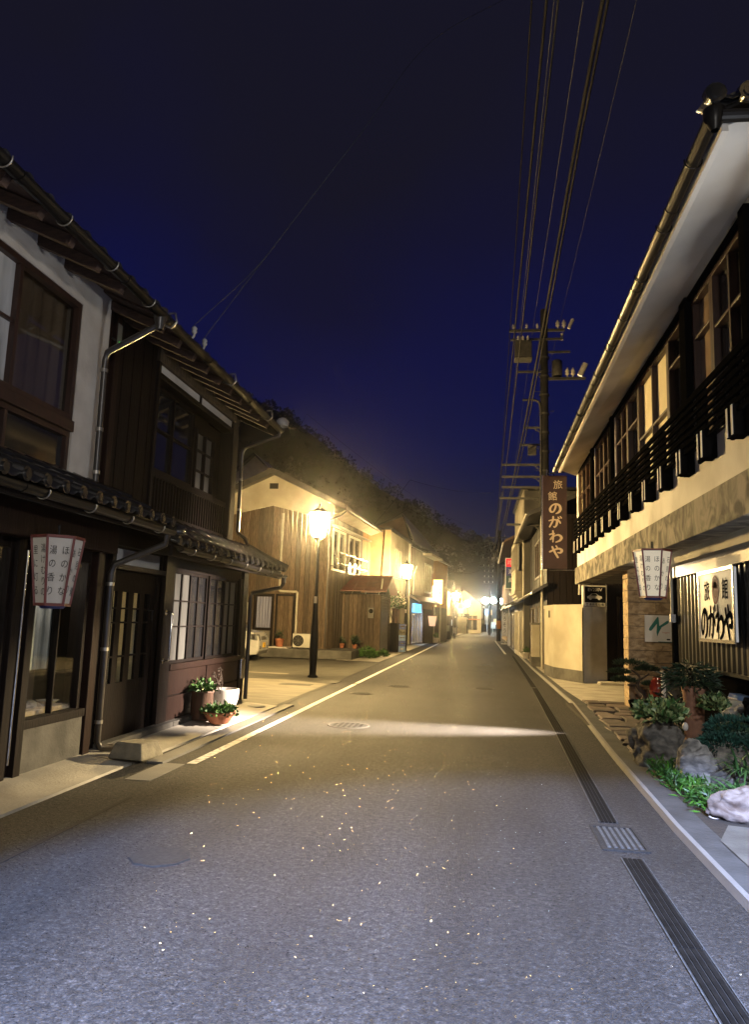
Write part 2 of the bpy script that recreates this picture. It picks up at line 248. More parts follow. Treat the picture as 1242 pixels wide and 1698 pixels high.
# ------------------------------------------------------------------ mesh helpers
class MB:
    """collects shapes in world metres; build() links them as one mesh object"""
    def __init__(s): s.v = []; s.f = []; s.fr = None
    def at(s, o=(0, 0, 0), u=(1, 0, 0), v=(0, 1, 0)):
        u = Vector(u).normalized(); v = Vector(v).normalized(); s.fr = (Vector(o), u, v); return s
    def T(s, p):
        if s.fr is None: return Vector(p)
        o, u, v = s.fr; return o + u * p[0] + v * p[1] + Vector((0, 0, p[2]))
    def add(s, vs, fs, mi=0, sm=False):
        b = len(s.v); s.v += [s.T(p) for p in vs]
        s.f += [(tuple(b + i for i in f), mi, sm) for f in fs]; return s
    def box(s, x0, x1, y0, y1, z0, z1, mi=0):
        return s.add([(x, y, z) for z in (z0, z1) for y in (y0, y1) for x in (x0, x1)],
                     [(0, 2, 3, 1), (4, 5, 7, 6), (0, 1, 5, 4), (2, 6, 7, 3), (0, 4, 6, 2), (1, 3, 7, 5)], mi)
    def hexa(s, p, mi=0):     # eight corners, bottom four then top four in the same order round
        return s.add(p, [(3, 2, 1, 0), (4, 5, 6, 7), (0, 1, 5, 4), (1, 2, 6, 5), (2, 3, 7, 6), (3, 0, 4, 7)], mi)
    def beam(s, p, q, w, h, mi=0, up=(0, 0, 1)):
        p, q = Vector(p), Vector(q); d = (q - p).normalized(); up = Vector(up)
        a = d.cross(up)
        if a.length < 1e-4: a = d.cross(Vector((1, 0, 0)))
        a.normalize(); c = a.cross(d); a *= w / 2; c *= h / 2
        return s.hexa([p - a - c, p + a - c, p + a + c, p - a + c, q - a - c, q + a - c, q + a + c, q - a + c], mi)
    def prism(s, pts, vec, mi=0, sm=False):
        n = len(pts); vec = Vector(vec); a = [Vector(p) for p in pts]; b = [p + vec for p in a]
        s.add(a, [tuple(range(n - 1, -1, -1))], mi); s.add(b, [tuple(range(n))], mi)
        return s.add(a + b, [(i, (i + 1) % n, n + (i + 1) % n, n + i) for i in range(n)], mi, sm)
    def tube(s, pts, r, n=8, mi=0, caps=True):
        pts = [Vector(p) for p in pts]; k = len(pts); vs = []; fs = []; rs = r if isinstance(r, (list, tuple)) else [r] * k; ref = None
        for i, p in enumerate(pts):
            d = (pts[min(i + 1, k - 1)] - pts[max(i - 1, 0)]).normalized()
            if ref is None: ref = Vector((0, 0, 1)) if abs(d.z) < .9 else Vector((1, 0, 0))
            a = d.cross(ref)
            if a.length < 1e-5: a = d.orthogonal()
            a.normalize(); b = a.cross(d); ref = b
            for j in range(n):
                t = 2 * math.pi * j / n; vs.append(p + (a * math.cos(t) + b * math.sin(t)) * rs[i])
        for i in range(k - 1):
            for j in range(n): fs.append((i * n + j, i * n + (j + 1) % n, (i + 1) * n + (j + 1) % n, (i + 1) * n + j))
        s.add(vs, fs, mi, True)
        if caps:
            s.add(vs[:n], [tuple(range(n))], mi); s.add(vs[-n:], [tuple(range(n))], mi)
        return s
    def lathe(s, prof, c=(0, 0, 0), n=24, mi=0, sm=True):
        c = Vector(c); vs = []; fs = []; k = len(prof)
        for r, z in prof:
            for j in range(n):
                t = 2 * math.pi * j / n; vs.append(c + Vector((max(r, 1e-4) * math.cos(t), max(r, 1e-4) * math.sin(t), z)))
        for i in range(k - 1):
            for j in range(n): fs.append((i * n + j, i * n + (j + 1) % n, (i + 1) * n + (j + 1) % n, (i + 1) * n + j))
        return s.add(vs, fs, mi, sm)
    def blob(s, c, r, seed=0, rough=.25, sub=3, mi=0, freq=1.6, flat=.0):
        bm = bmesh.new(); bmesh.ops.create_icosphere(bm, subdivisions=sub, radius=1); c = Vector(c); o = Vector((seed * 3.7, seed * 1.3, seed * 2.1)); vs = []
        for v in bm.verts:
            d = noise.noise(v.co * freq + o) * rough + noise.noise(v.co * freq * 2.7 + o) * rough * .5 + noise.noise(v.co * freq * 6 + o) * rough * .18
            p = v.co * (1 + d); p = Vector((p.x * r[0], p.y * r[1], p.z * r[2]))
            if p.z < -r[2] * (1 - flat): p.z = -r[2] * (1 - flat)
            vs.append(c + p)
        bm.verts.ensure_lookup_table(); fs = [tuple(v.index for v in f.verts) for f in bm.faces]; bm.free()
        return s.add(vs, fs, mi, True)
    def leaf(s, p, d, l, w, mi=0, nrm=None, bend=.25):
        p = Vector(p); d = Vector(d).normalized(); nrm = Vector(nrm) if nrm else Vector((rnd.uniform(-1, 1), rnd.uniform(-1, 1), rnd.uniform(-.2, 1)))
        a = d.cross(nrm)
        if a.length < 1e-4: a = d.orthogonal()
        a.normalize(); n2 = a.cross(d)
        return s.add([p, p + d * l * .5 + a * w * .5, p + d * l - n2 * l * bend, p + d * l * .5 - a * w * .5], [(0, 1, 2), (0, 2, 3)], mi)
    def holes(s, a0, a1, b0, b1, z0, z1, hs):    # a wall slab with rectangular openings (a0, a1, z0, z1)
        A = sorted({a0, a1, *[min(max(x, a0), a1) for h in hs for x in h[:2]]}); Z = sorted({z0, z1, *[min(max(x, z0), z1) for h in hs for x in h[2:]]})
        for i in range(len(A) - 1):
            run = None
            for j in range(len(Z) - 1):
                am, zm = (A[i] + A[i + 1]) / 2, (Z[j] + Z[j + 1]) / 2
                solid = not any(h[0] < am < h[1] and h[2] < zm < h[3] for h in hs)
                if solid: run = (run[0] if run else Z[j], Z[j + 1])
                if run and (not solid or j == len(Z) - 2): s.box(A[i], A[i + 1], b0, b1, run[0], run[1]); run = None
        return s
    def build(s, name, mats, parent=None, loc=None, bevel=0., merge=False):
        me = bpy.data.meshes.new(name); off = Vector((0, 0, 0)); q = parent
        while q is not None: off += q.location; q = q.parent
        if loc is not None: off += Vector(loc)
        me.from_pydata([v - off for v in s.v], [], [f[0] for f in s.f])
        mats = mats if isinstance(mats, (list, tuple)) else [mats]
        for m in mats: me.materials.append(M[m] if isinstance(m, str) else m)
        me.polygons.foreach_set('material_index', [f[1] for f in s.f]); me.polygons.foreach_set('use_smooth', [f[2] for f in s.f])
        bm = bmesh.new(); bm.from_mesh(me)
        if merge: bmesh.ops.remove_doubles(bm, verts=bm.verts, dist=1e-4)
        bmesh.ops.recalc_face_normals(bm, faces=bm.faces); bm.to_mesh(me); bm.free()
        o = bpy.data.objects.new(name, me); C.objects.link(o)
        if parent is not None: o.parent = parent
        if loc is not None: o.location = loc
        if bevel:
            b = o.modifiers.new('bevel', 'BEVEL'); b.width = bevel; b.segments = 2; b.limit_method = 'ANGLE'; b.angle_limit = R(40)
        return o

def tag(o, label, cat, group=None):
    o['label'] = label; o['category'] = cat
    if group: o['group'] = group
    return o
def thing(name, label, cat, loc=(0, 0, 0), group=None):
    o = bpy.data.objects.new(name, None); o.empty_display_size = .2; C.objects.link(o); o.location = loc
    return tag(o, label, cat, group)
def struct(name, mb, m, kind='structure'):
    o = mb.build(name, m); o['kind'] = kind; return o
def dup(o, loc, rz=0., label=None, parent=None):
    c = o.copy(); C.objects.link(c)
    if parent is None: c.location = loc; c.rotation_euler = (0, 0, rz)
    else: c.parent = parent
    if label: c['label'] = label
    for ch in list(o.children): dup(ch, None, 0, None, c)
    return c

def catmull(pts, k=8):
    if len(pts) < 3: return [Vector(p) for p in pts]
    p = [Vector(q) for q in pts]; p = [p[0] * 2 - p[1]] + p + [p[-1] * 2 - p[-2]]; r = []
    for i in range(1, len(p) - 2):
        for j in range(k):
            t = j / k; a, b, c, d = p[i - 1], p[i], p[i + 1], p[i + 2]
            r.append(.5 * ((2 * b) + (c - a) * t + (2 * a - 5 * b + 4 * c - d) * t * t + (3 * b - a - 3 * c + d) * t ** 3))
    return r + [p[-2]]

# brush lettering: strokes are (x, y, half width) on a unit square
BRUSH = {
    'の': [[(.56, .80, .07), (.50, .50, .07), (.36, .22, .06), (.18, .22, .08), (.12, .45, .08), (.28, .74, .06), (.56, .86, .07), (.82, .72, .09), (.88, .42, .10), (.76, .18, .08), (.56, .06, .04)]],
    'が': [[(.08, .62, .05), (.30, .68, .06), (.56, .70, .06), (.66, .58, .08), (.62, .28, .08), (.48, .08, .05), (.40, .16, .03)], [(.38, .94, .07), (.34, .60, .07), (.12, .12, .06)],
          [(.70, .74, .05), (.86, .52, .07), (.90, .42, .05)], [(.74, .92, .045), (.82, .80, .05)], [(.90, .97, .045), (.98, .85, .05)]],
    'わ': [[(.30, .96, .06), (.32, .60, .08), (.30, .06, .05)], [(.06, .66, .06), (.40, .74, .05), (.10, .24, .06), (.44, .56, .05), (.74, .62, .08), (.92, .42, .10), (.80, .18, .08), (.52, .04, .05)]],
    'や': [[(.04, .46, .07), (.36, .62, .07), (.72, .72, .08), (.92, .58, .10), (.82, .40, .08), (.62, .40, .05)], [(.50, .94, .06), (.58, .80, .06), (.54, .72, .03)], [(.22, .86, .07), (.38, .48, .08), (.62, .02, .08)]],
}
def brush(mb, ch, org, right, up, size, sy=1., mi=0, fat=1.):
    org, right, up = Vector(org), Vector(right).normalized(), Vector(up).normalized(); nrm = right.cross(up)
    for si, st in enumerate(BRUSH[ch]):
        pts = catmull(st, 7); L = []; Rr = []
        for i, q in enumerate(pts):
            a = pts[max(i - 1, 0)]; b = pts[min(i + 1, len(pts) - 1)]; d = Vector((b.x - a.x, b.y - a.y)); d = d.normalized() if d.length else Vector((1, 0))
            w = q.z * fat; f = lambda x, y: org + right * (x - .5) * size + up * (y - .5) * size * sy + nrm * (.0006 * si)
            L.append(f(q.x - d.y * w, q.y + d.x * w)); Rr.append(f(q.x + d.y * w, q.y - d.x * w))
        n = len(L); mb.add(L + Rr, [(i, i + 1, n + i + 1, n + i) for i in range(n - 1)], mi)
        for e in (0, n - 1):      # round brush ends
            c = (L[e] + Rr[e]) / 2; a = (L[e] - Rr[e]) / 2; b = nrm.cross(a); k = 10; o = nrm * .0003
            mb.add([c + o + a * math.cos(2 * math.pi * j / k) + b * math.sin(2 * math.pi * j / k) for j in range(k)], [tuple(range(k))], mi)

_tc = {}
def text(mb, s, org, right, up, size, mi=0, sx=1., bold=0.):
    """lettering centred on org, lying in the plane of right and up"""
    key = (s, bold)
    if key not in _tc:
        cu = bpy.data.curves.new('t', 'FONT'); cu.body = s; cu.size = 1; cu.align_x = 'CENTER'; cu.align_y = 'CENTER'; cu.offset = bold; cu.resolution_u = 3
        o = bpy.data.objects.new('t', cu); C.objects.link(o); bpy.context.view_layer.update()
        me = bpy.data.meshes.new_from_object(o.evaluated_get(bpy.context.evaluated_depsgraph_get()))
        vs = [v.co.copy() for v in me.vertices]; fs = [tuple(p.vertices) for p in me.polygons]
        bpy.data.objects.remove(o); bpy.data.curves.remove(cu); bpy.data.meshes.remove(me)
        if vs:
            cx = (min(v.x for v in vs) + max(v.x for v in vs)) / 2; cy = (min(v.y for v in vs) + max(v.y for v in vs)) / 2
            vs = [v - Vector((cx, cy, 0)) for v in vs]
        _tc[key] = (vs, fs)
    vs, fs = _tc[key]; org, right, up = Vector(org), Vector(right).normalized(), Vector(up).normalized()
    if vs: mb.add([org + right * v.x * size * sx + up * v.y * size for v in vs], fs, mi)
    return mb

# ================================================================== setting: ground, road, pavements, hill
def lerp(t, y):
    if y <= t[0][0]: return t[0][1]
    for (a, xa), (b, xb) in zip(t, t[1:]):
        if y <= b: return xa + (xb - xa) * (y - a) / (b - a)
    return t[-1][1]
LINE = [(-30, -2.9), (11, -2.86), (55, -2.85), (80, -2.2), (134, -.55), (300, 4)]
EDGE = [(-30, -3.36), (7, -3.40), (12.4, -3.34), (18, -3.40), (28, -3.55), (55, -3.5), (80, -2.9), (134, -1.3), (300, 3)]
KERB = [(-30, 1.48), (6.1, 1.46), (9.2, 1.54), (14.9, 1.76), (26, 1.76), (40, 1.86), (65, 1.95), (80, 2.3), (134, 3.4), (300, 7)]
DRN = [(-30, 1.0), (6.2, 1.0), (10.9, 1.13), (18.5, 1.30), (35, 1.52), (65, 1.55)]
YS = [-30, -10, 0, 3, 6.1, 7, 9.2, 11, 12.4, 14.9, 18, 22, 26, 28, 33, 40, 48, 55, 60, 65, 72, 80, 95, 110, 134, 180, 300]
def strip(mb, ta, tb, z, ys, da=0., db=0., mi=0):
    vs = []
    for y in ys: vs += [(lerp(ta, y) + da, y, z), (lerp(tb, y) + db, y, z)]
    mb.add(vs, [(2 * i, 2 * i + 1, 2 * i + 3, 2 * i + 2) for i in range(len(ys) - 1)], mi); return mb
def cut(a, b): return [a] + [y for y in YS if a < y < b] + [b]

mb = MB(); mb.add([(-600, -60, -.03), (600, -60, -.03), (600, 700, -.03), (-600, 700, -.03)], [(0, 1, 2, 3)]); struct('ground', mb, 'ground')
struct('road', strip(MB(), EDGE, KERB, 0., YS), 'asphalt')
m_ = MB(); strip(m_, LINE, LINE, .004, cut(7.4, 17.3), -.055, .045); strip(m_, LINE, LINE, .004, cut(17.5, 134), -.055, .045)
strip(m_, DRN, DRN, .004, cut(38, 65), -.33, -.22); struct('road_marking', m_, 'paint')
# left pavement in front of the timber row, with its groove and stone lip
m_ = MB()
for a, b in ((-12, 7.2), (7.21, 9.6), (9.61, 12.35)):
    ys = cut(a, b); v = []
    for y in ys: v += [(-4.06, y, -.02), (-4.06, y, .07), (lerp(EDGE, y) - .008, y, .020), (lerp(EDGE, y) - .0, y, -.02)]
    k = len(ys); m_.add(v, [(4 * i + j, 4 * i + j + 1, 4 * i + 5 + j, 4 * i + 4 + j) for i in range(k - 1) for j in range(3)])
struct('pavement', m_, 'concrete')
m_ = MB(); m_.box(-3.30, -3.13, 7.3, 12.6, 0., .022); m_.box(-3.16, -2.92, 6.55, 7.35, 0., .006); struct('gutter_strip', m_, 'kerb')
m_ = MB(); m_.box(-2.83, -2.795, 3.6, 5.95, -.01, .003); struct('road_seam', m_, 'void')
# car park beside the timber house
m_ = MB(); ys = cut(12.36, 26.4); v = []
for y in ys: v += [(-30, y, .008), (lerp(EDGE, y) + .0, y, .008)]
m_.add(v, [(2 * i, 2 * i + 1, 2 * i + 3, 2 * i + 2) for i in range(len(ys) - 1)]); struct('car_park', m_, 'lot2')
m_ = MB(); m_.add([(-30, 12.4, .012), (-3.42, 12.4, .012), (-3.44, 16.9, .012), (-4.6, 17.6, .012), (-8, 17.3, .012), (-30, 17.9, .012)], [(0, 1, 2, 3, 4, 5)])
m_.add([(-30, 19.6, .012), (-5.0, 19.2, .012), (-5.0, 19.55, .012), (-30, 20.2, .012)], [(0, 1, 2, 3)]); struct('car_park_slab', m_, 'lot')
m_ = MB(); m_.box(-4.42, -3.7, 16.3, 16.65, .01, .018); m_.box(-3.55, -3.3, 17.2, 17.9, .0, .012); struct('access_cover', m_, 'concrete_d')
m_ = MB(); strip(m_, EDGE, EDGE, .02, cut(26.4, 134), -1.6, 0.); struct('far_pavement', m_, 'concrete')
# right kerb and pavement
m_ = MB(); v = []; ys = cut(-10, 62)
for y in ys:
    x = lerp(KERB, y); w = .20 if y < 16 else .16
    v += [(x - .012, y, -.01), (x + .004, y, .05), (x + .034, y, .058), (x + .038, y, -.01)]
m_.add(v, [(4 * i + j, 4 * i + j + 1, 4 * i + 5 + j, 4 * i + 4 + j) for i in range(len(ys) - 1) for j in range(3)]); struct('kerb', m_, 'kerb')
m_ = MB(); v = []
for y in ys:
    x = lerp(KERB, y); w = .24 if y < 16 else .16
    v += [(x + .037, y, .05), (x + w, y, .052), (x + w, y, -.01)]
m_.add(v, [(3 * i + j, 3 * i + j + 1, 3 * i + 4 + j, 3 * i + 3 + j) for i in range(len(ys) - 1) for j in range(2)]); struct('kerb_path', m_, 'path')
m_ = MB(); v = []
for y in cut(14.9, 70): v += [(lerp(KERB, y) + .17, y, .05), (lerp(KERB, y) + 2.6, y, .06)]
m_.add(v, [(2 * i, 2 * i + 1, 2 * i + 3, 2 * i + 2) for i in range(len(v) // 2 - 1)]); struct('pavement_right', m_, 'concrete')
m_ = MB(); m_.box(1.64, 3.0, -2, 14.9, -.01, .045); struct('garden_bed', m_, 'soil')
m_ = MB(); m_.add([(1.67, -2, .06), (3.6, -2, .06), (3.6, 5.6, .06), (2.5, 6.0, .06), (1.86, 6.15, .06), (1.67, 5.7, .06)], [(0, 1, 2, 3, 4, 5)]); struct('forecourt', m_, 'concrete_d')
# crazy paving at the inn entrance
m_ = MB(); r_ = random.Random(3); y = 9.0
while y < 14.85:
    h = r_.uniform(.34, .55); x = lerp(KERB, y) + .22
    while x < 3.1:
        w = r_.uniform(.28, .6); j = lambda: r_.uniform(-.05, .05); z = .06 + r_.uniform(0, .025); g = .025
        p = [(x + g + j(), y + g + j()), (x + w - g + j(), y + g + j()), (x + w - g + j(), y + h - g + j()), (x + g + j(), y + h - g + j())]
        m_.hexa([(a, b, .02) for a, b in p] + [(a, b, z) for a, b in p]); x += w
    y += h
o = struct('entrance_paving', m_, 'paver'); b = o.modifiers.new('bevel', 'BEVEL'); b.width = .015; b.segments = 2

# wooded hill behind the street
HX = [(-400, 105), (-103, 95), (-80, 74), (-63, 66.5), (-46, 53), (-34, 44), (-18, 34.5), (-3, 26), (15, 23), (61, 27), (138, 39), (400, 50)]
def hz(x, y):
    t = min(max((y - 158) / 72, 0), 1); t = t * t * (3 - 2 * t); d = max(0, (y - 230) / 160)
    return lerp(HX, x) * t * (1 - .7 * min(d, 1)) - .1
m_ = MB(); nx, ny = 150, 40; v = []
for j in range(ny + 1):
    for i in range(nx + 1):
        x = -400 + 800 * i / nx; y = 156 + 240 * (j / ny) ** 1.3
        z = hz(x, y); z += (noise.noise((x * .11, y * .11, 0)) * 1.6 + noise.noise((x * .4, y * .4, 3)) * .8) * min(1, z / 8); v.append((x, y, z))
m_.add(v, [(j * (nx + 1) + i, j * (nx + 1) + i + 1, (j + 1) * (nx + 1) + i + 1, (j + 1) * (nx + 1) + i) for j in range(ny) for i in range(nx)], 0, True)
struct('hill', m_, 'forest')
m_ = MB(); r_ = random.Random(11)
for k in range(620):
    x = r_.uniform(-170, 60); y = r_.uniform(190, 238); z = hz(x, y)
    if z < 3: continue
    s = r_.uniform(1.5, 3.2)
    for q in range(46):
        a = Vector((r_.gauss(0, 1), r_.gauss(0, 1), r_.gauss(0, .8))).normalized() * s * r_.uniform(.45, .9)
        m_.leaf((x + a.x, y + a.y, z + .8 + a.z), a + Vector((0, 0, .3)), .8, .7, 0)
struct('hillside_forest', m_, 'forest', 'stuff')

# ------------------------------------------------------------------ covers let into the road
def manhole(x, y, r, label, m='iron'):
    t = thing('manhole_cover', label, 'manhole cover', (x, y, 0), 'round covers in the road')
    a = MB(); a.lathe([(r * 1.12, 0), (r * 1.12, .006), (r, .006), (r, .002)], (x, y, 0), 28); a.build('frame', 'concrete_d', t)
    a = MB(); a.lathe([(r * .985, 0), (r * .985, .008), (0, .009)], (x, y, 0), 28, 0, False)
    for k in range(6):
        for i in range(6):
            px, py = (k - 2.5) * r * .27, (i - 2.5) * r * .27
            if px * px + py * py < r * r * .62: a.box(x + px - .02, x + px + .02, y + py - .02, y + py + .02, .008, .012)
    a.build('lid', m, t)
manhole(-1.84, 10.67, .27, "iron cover in the bright streak of light across the road")
manhole(-2.38, 15.24, .22, "iron cover just right of the white line near the first lamp")
manhole(-1.82, 17.3, .27, "iron cover level with the first street lamp, left half of the road")
manhole(.10, 17.7, .22, "iron cover near the drain on the right side of the road")
manhole(.17, 27.5, .26, "farthest iron cover, in the middle of the road")
t = MB(); t.lathe([(.20, 0), (.19, .006), (0, .006)], (-1.95, 4.62, 0), 9, 0, False)
tag(t.build('valve_cover', 'iron', None, (-1.95, 4.62, 0)), "dark round patch cover at the edge of the shadow in the foreground", "cover")
t = MB(); t.lathe([(.16, 0), (.16, .012), (0, .014)], (-3.62, 12.0, .035), 20, 0, False)
tag(t.build('valve_cover', 'kerb', None, (-3.62, 12.0, .03)), "pale round cover in the pavement by the corner of the timber house", "cover")
def drain_run(y0, y1, label):
    t = thing('drain_cover', label, 'drain cover', (lerp(DRN, y0), y0, 0), 'slotted drain covers along the right side')
    a = MB(); b = MB(); n = max(2, int((y1 - y0) / 1.2)); ys = [y0 + (y1 - y0) * i / n for i in range(n + 1)]
    for p, q in zip(ys, ys[1:]):
        q2 = q - .012; xp, xq = lerp(DRN, p), lerp(DRN, q2)
        for k in range(4):
            o1 = -.055 + k * .03
            a.hexa([(xp + o1, p, -.01), (xp + o1 + .022, p, -.01), (xq + o1 + .022, q2, -.01), (xq + o1, q2, -.01), (xp + o1, p, .008), (xp + o1 + .022, p, .008), (xq + o1 + .022, q2, .008), (xq + o1, q2, .008)])
        for o1 in (-.072, .066):
            b.hexa([(xp + o1, p, -.01), (xp + o1 + .006, p, -.01), (xq + o1 + .006, q2, -.01), (xq + o1, q2, -.01), (xp + o1, p, .010), (xp + o1 + .006, p, .010), (xq + o1 + .006, q2, .010), (xq + o1, q2, .010)])
        b.hexa([(xp - .064, p, .002), (xp + .066, p, .002), (xq + .066, q2, .002), (xq - .064, q2, .002), (xp - .064, p, .003), (xp + .066, p, .003), (xq + .066, q2, .003), (xq - .064, q2, .003)], 1)
    a.build('slotted_lid', 'drain', t); b.build('edge_rail', ['steel', 'void'], t)
drain_run(2.6, 5.32, "slotted drain cover running out of the bottom right corner of the picture")
drain_run(6.22, 10.95, "slotted drain cover beyond the square grate, beside the rock garden")
drain_run(11.1, 18.4, "slotted drain cover beside the inn's stone paved entrance")
drain_run(18.9, 27., "slotted drain cover past the cream wall of the inn")
drain_run(27.3, 36., "farthest slotted drain cover, past the utility pole")
t = thing('drain_grate', "square iron grate with diagonal bars between two drain covers", "grate", (1.0, 5.8, 0))
a = MB(); a.box(.84, 1.16, 5.48, 5.52, -.01, .008); a.box(.84, 1.16, 6.07, 6.11, -.01, .008); a.box(.84, .86, 5.52, 6.07, -.01, .008); a.box(1.14, 1.16, 5.52, 6.07, -.01, .008); a.build('frame', 'iron', t)
a = MB(); [a.box(.885 + k * .043, .907 + k * .043, 5.53, 6.06, -.005, .010) for k in range(6)]; a.build('grille', 'steel', t)
a = MB(); a.box(.87, 1.13, 5.53, 6.06, .002, .003); a.build('pit', 'void', t)

# ================================================================== street lamps
def lamp_post(label, glassm='lamp'):
    t = thing('street_lamp', label, 'street lamp', (0, 0, 0), 'lantern street lamps on the left side')
    a = MB(); a.lathe([(.13, 0), (.13, .04), (.085, .06), (.088, .25), (.108, .75), (.106, 1.05), (.075, 1.5), (.052, 1.95), (.042, 2.1), (.040, 3.38), (.060, 3.42), (.060, 3.46)], n=16); a.build('post', 'lamppost', t)
    a = MB(); a.lathe([(.04, 3.46), (.17, 3.53), (.17, 3.56), (.05, 3.565)], n=16); a.build('collar', 'lamppost', t)
    a = MB(); a.lathe([(.02, 3.567), (.145, 3.57), (.17, 3.62), (.25, 4.06), (.25, 4.14), (.21, 4.17), (.02, 4.175)], n=8, sm=False); a.build('lamp_glass', glassm, t)
    a = MB(); a.lathe([(.265, 4.178), (.25, 4.20), (.10, 4.30), (.03, 4.33), (.028, 4.42), (.002, 4.44)], n=16); a.build('cap', 'lamppost', t)
    a = MB(); a.box(-.035, .035, -.06, -.042, 1.85, 2.02); a.build('notice_plate', 'potw', t)
    return t
L1 = lamp_post("nearest lantern street lamp, black post standing on the car park concrete"); L1.location = (-4.17, 18.6, .01)
L2 = lamp_post("second lantern street lamp, in front of the ochre stucco house", 'lampf'); L2.location = (-3.62, 36.3, .01)
for i, (x, y, l) in enumerate([(-2.45, 74, "third lantern street lamp, past the dark drinks machines"),
                               (-1.75, 101, "fourth lantern street lamp, in front of the far gabled shop"), (-.55, 128, "farthest of the lantern street lamps, beside the bright cold lights")]):
    dup(L2, (x, y, .01), .3 * i, l).scale = (1.35, 1.35, 1.03)  # far copies widened, the glow of the lamps is put into their shape

# cold floodlight over the forecourt behind the camera: it lights the near road and the garden
t = thing('floodlight', "cold white floodlight on a tall post by the inn forecourt", "floodlight", (1.75, -2.6, 0))
a = MB(); a.tube([(1.75, -2.6, 0), (1.75, -2.6, 4.9)], .05, 10); a.beam((1.75, -2.6, 4.85), (1.25, -2.1, 4.85), .05, .05); a.build('post', 'lamppost', t)
a = MB(); a.box(1.05, 1.35, -2.2, -1.95, 4.72, 4.82); a.build('head', 'lamppost', t, bevel=.01)
a = MB(); a.box(1.08, 1.32, -2.17, -1.98, 4.700, 4.716); a.build('lamp_glass', emit("floodlight glass", (.72, .84, 1.), 9.), t)
ld = bpy.data.lights.new("floodlight beam", 'SPOT'); ld.energy = 34000; ld.color = (.47, .59, 1.0); ld.spot_size = R(75); ld.spot_blend = .14; ld.shadow_soft_size = .12
lo = bpy.data.objects.new("floodlight_beam", ld); C.objects.link(lo); lo.location = (1.2, -2.07, 4.66); lo.rotation_euler = (Vector((1.2, .5, 0)) - lo.location).to_track_quat('-Z', 'Y').to_euler()
ld = bpy.data.lights.new("facade fill lamp", 'POINT'); ld.energy = 640; ld.color = (1.0, .93, .84); ld.shadow_soft_size = .15  # added bare lamp without a fixture, brightens the soffit and facades
lo = bpy.data.objects.new("facade_fill_lamp", ld); C.objects.link(lo); lo.location = (1.2, -1.8, 3.6)

# ================================================================== shared building pieces
def tile_roof(mb, o, u, v, width, run, rise, pitch=.265, rows=3, roll=.075):
    """glazed pantiles: o = eave corner, u along the eave, v up the slope (horizontal); rolls run up the slope and end in round caps"""
    mb.at(o, u, v); n = max(1, int(round(width / pitch))); pt = width / n; L = run / rows
    for r in range(rows):
        a0, a1 = r * L, (r + 1) * L + (.04 if r < rows - 1 else 0); z0 = rise * a0 / run + .03; z1 = rise * a1 / run + .008
        vs = []; k = 6; cols = n * k
        for i in range(cols + 1):
            ph = (i % k) / k; x = i * pt / k; w = .045 * max(0., math.cos((ph if ph < .5 else ph - 1) * math.pi * 1.7)) if abs(ph if ph < .5 else ph - 1) < .3 else -.012 * math.sin(math.pi * (ph - .3) / .4) if .3 <= ph <= .7 else 0
            vs += [(x, a0, z0 + w - .028), (x, a0, z0 + w), (x, a1, z1 + w)]
        mb.add(vs, [(3 * i + j, 3 * i + 3 + j, 3 * i + 4 + j, 3 * i + 1 + j) for i in range(cols) for j in (0, 1)], 0, True)
    for i in range(n + 1):          # eave caps
        x = i * pt; c = 10; q = [(x + roll * math.cos(2 * math.pi * j / c), -.028, .035 + roll * math.sin(2 * math.pi * j / c)) for j in range(c)]
        mb.prism(q, (0, .09, .03), 0, True); q2 = [(x + roll * .6 * math.cos(2 * math.pi * j / c), -.040, .035 + roll * .6 * math.sin(2 * math.pi * j / c)) for j in range(c)]
        mb.prism(q2, (0, .011, 0), 0, True)
    mb.fr = None; return mb

def gutter(parent, p, q, r=.055, m='gutter', hooks=0, out=(1, 0, 0), hm='wire', hr=1.18):
    p, q = Vector(p), Vector(q); out = Vector(out); n = 9; a = MB(); prof = []
    for i in range(n): t = math.pi * i / (n - 1); prof.append((math.cos(t) * r, -math.sin(t) * r))
    for i in range(n - 1, -1, -1): t = math.pi * i / (n - 1); prof.append((math.cos(t) * (r - .006), -math.sin(t) * (r - .006)))
    a.prism([p + out * c + Vector((0, 0, s)) for c, s in prof], q - p, 0, False); 
    d = (q - p).normalized(); L = (q - p).length
    for k in range(1, int(L / 1.6) + 1):        # joint collars
        c = p + d * (k * 1.6 - .4)
        a.prism([c + out * (x * 1.12) + Vector((0, 0, z * 1.12)) for x, z in prof], d * .05)
    g = a.build('gutter', m, parent)
    for k in range(hooks):
        c = p + (q - p) * ((k + .5) / hooks); b = MB(); pts = []
        for i in range(9): t = math.pi * (1.0 + i / 8 * 1.05); pts.append(c + out * math.cos(t) * r * hr + Vector((0, 0, math.sin(t) * r * hr)))
        pts = [c - out * (r * hr + .10) + Vector((0, 0, .075)), c - out * (r * hr + .05) + Vector((0, 0, .05))] + pts
        b.tube(pts, .0065, 6); b.build('bracket', hm, g)
    return g

def downpipe(parent, pts, r=.036, m='pipe', clips=(), cm='wire'):
    a = MB(); a.tube(pts, r, 10); o = a.build('downpipe', m, parent)
    for c in clips: b = MB(); b.tube([Vector(c) - Vector((0, 0, .018)), Vector(c) + Vector((0, 0, .018))], r * 1.25, 10); b.build('clip', cm, o)
    return o

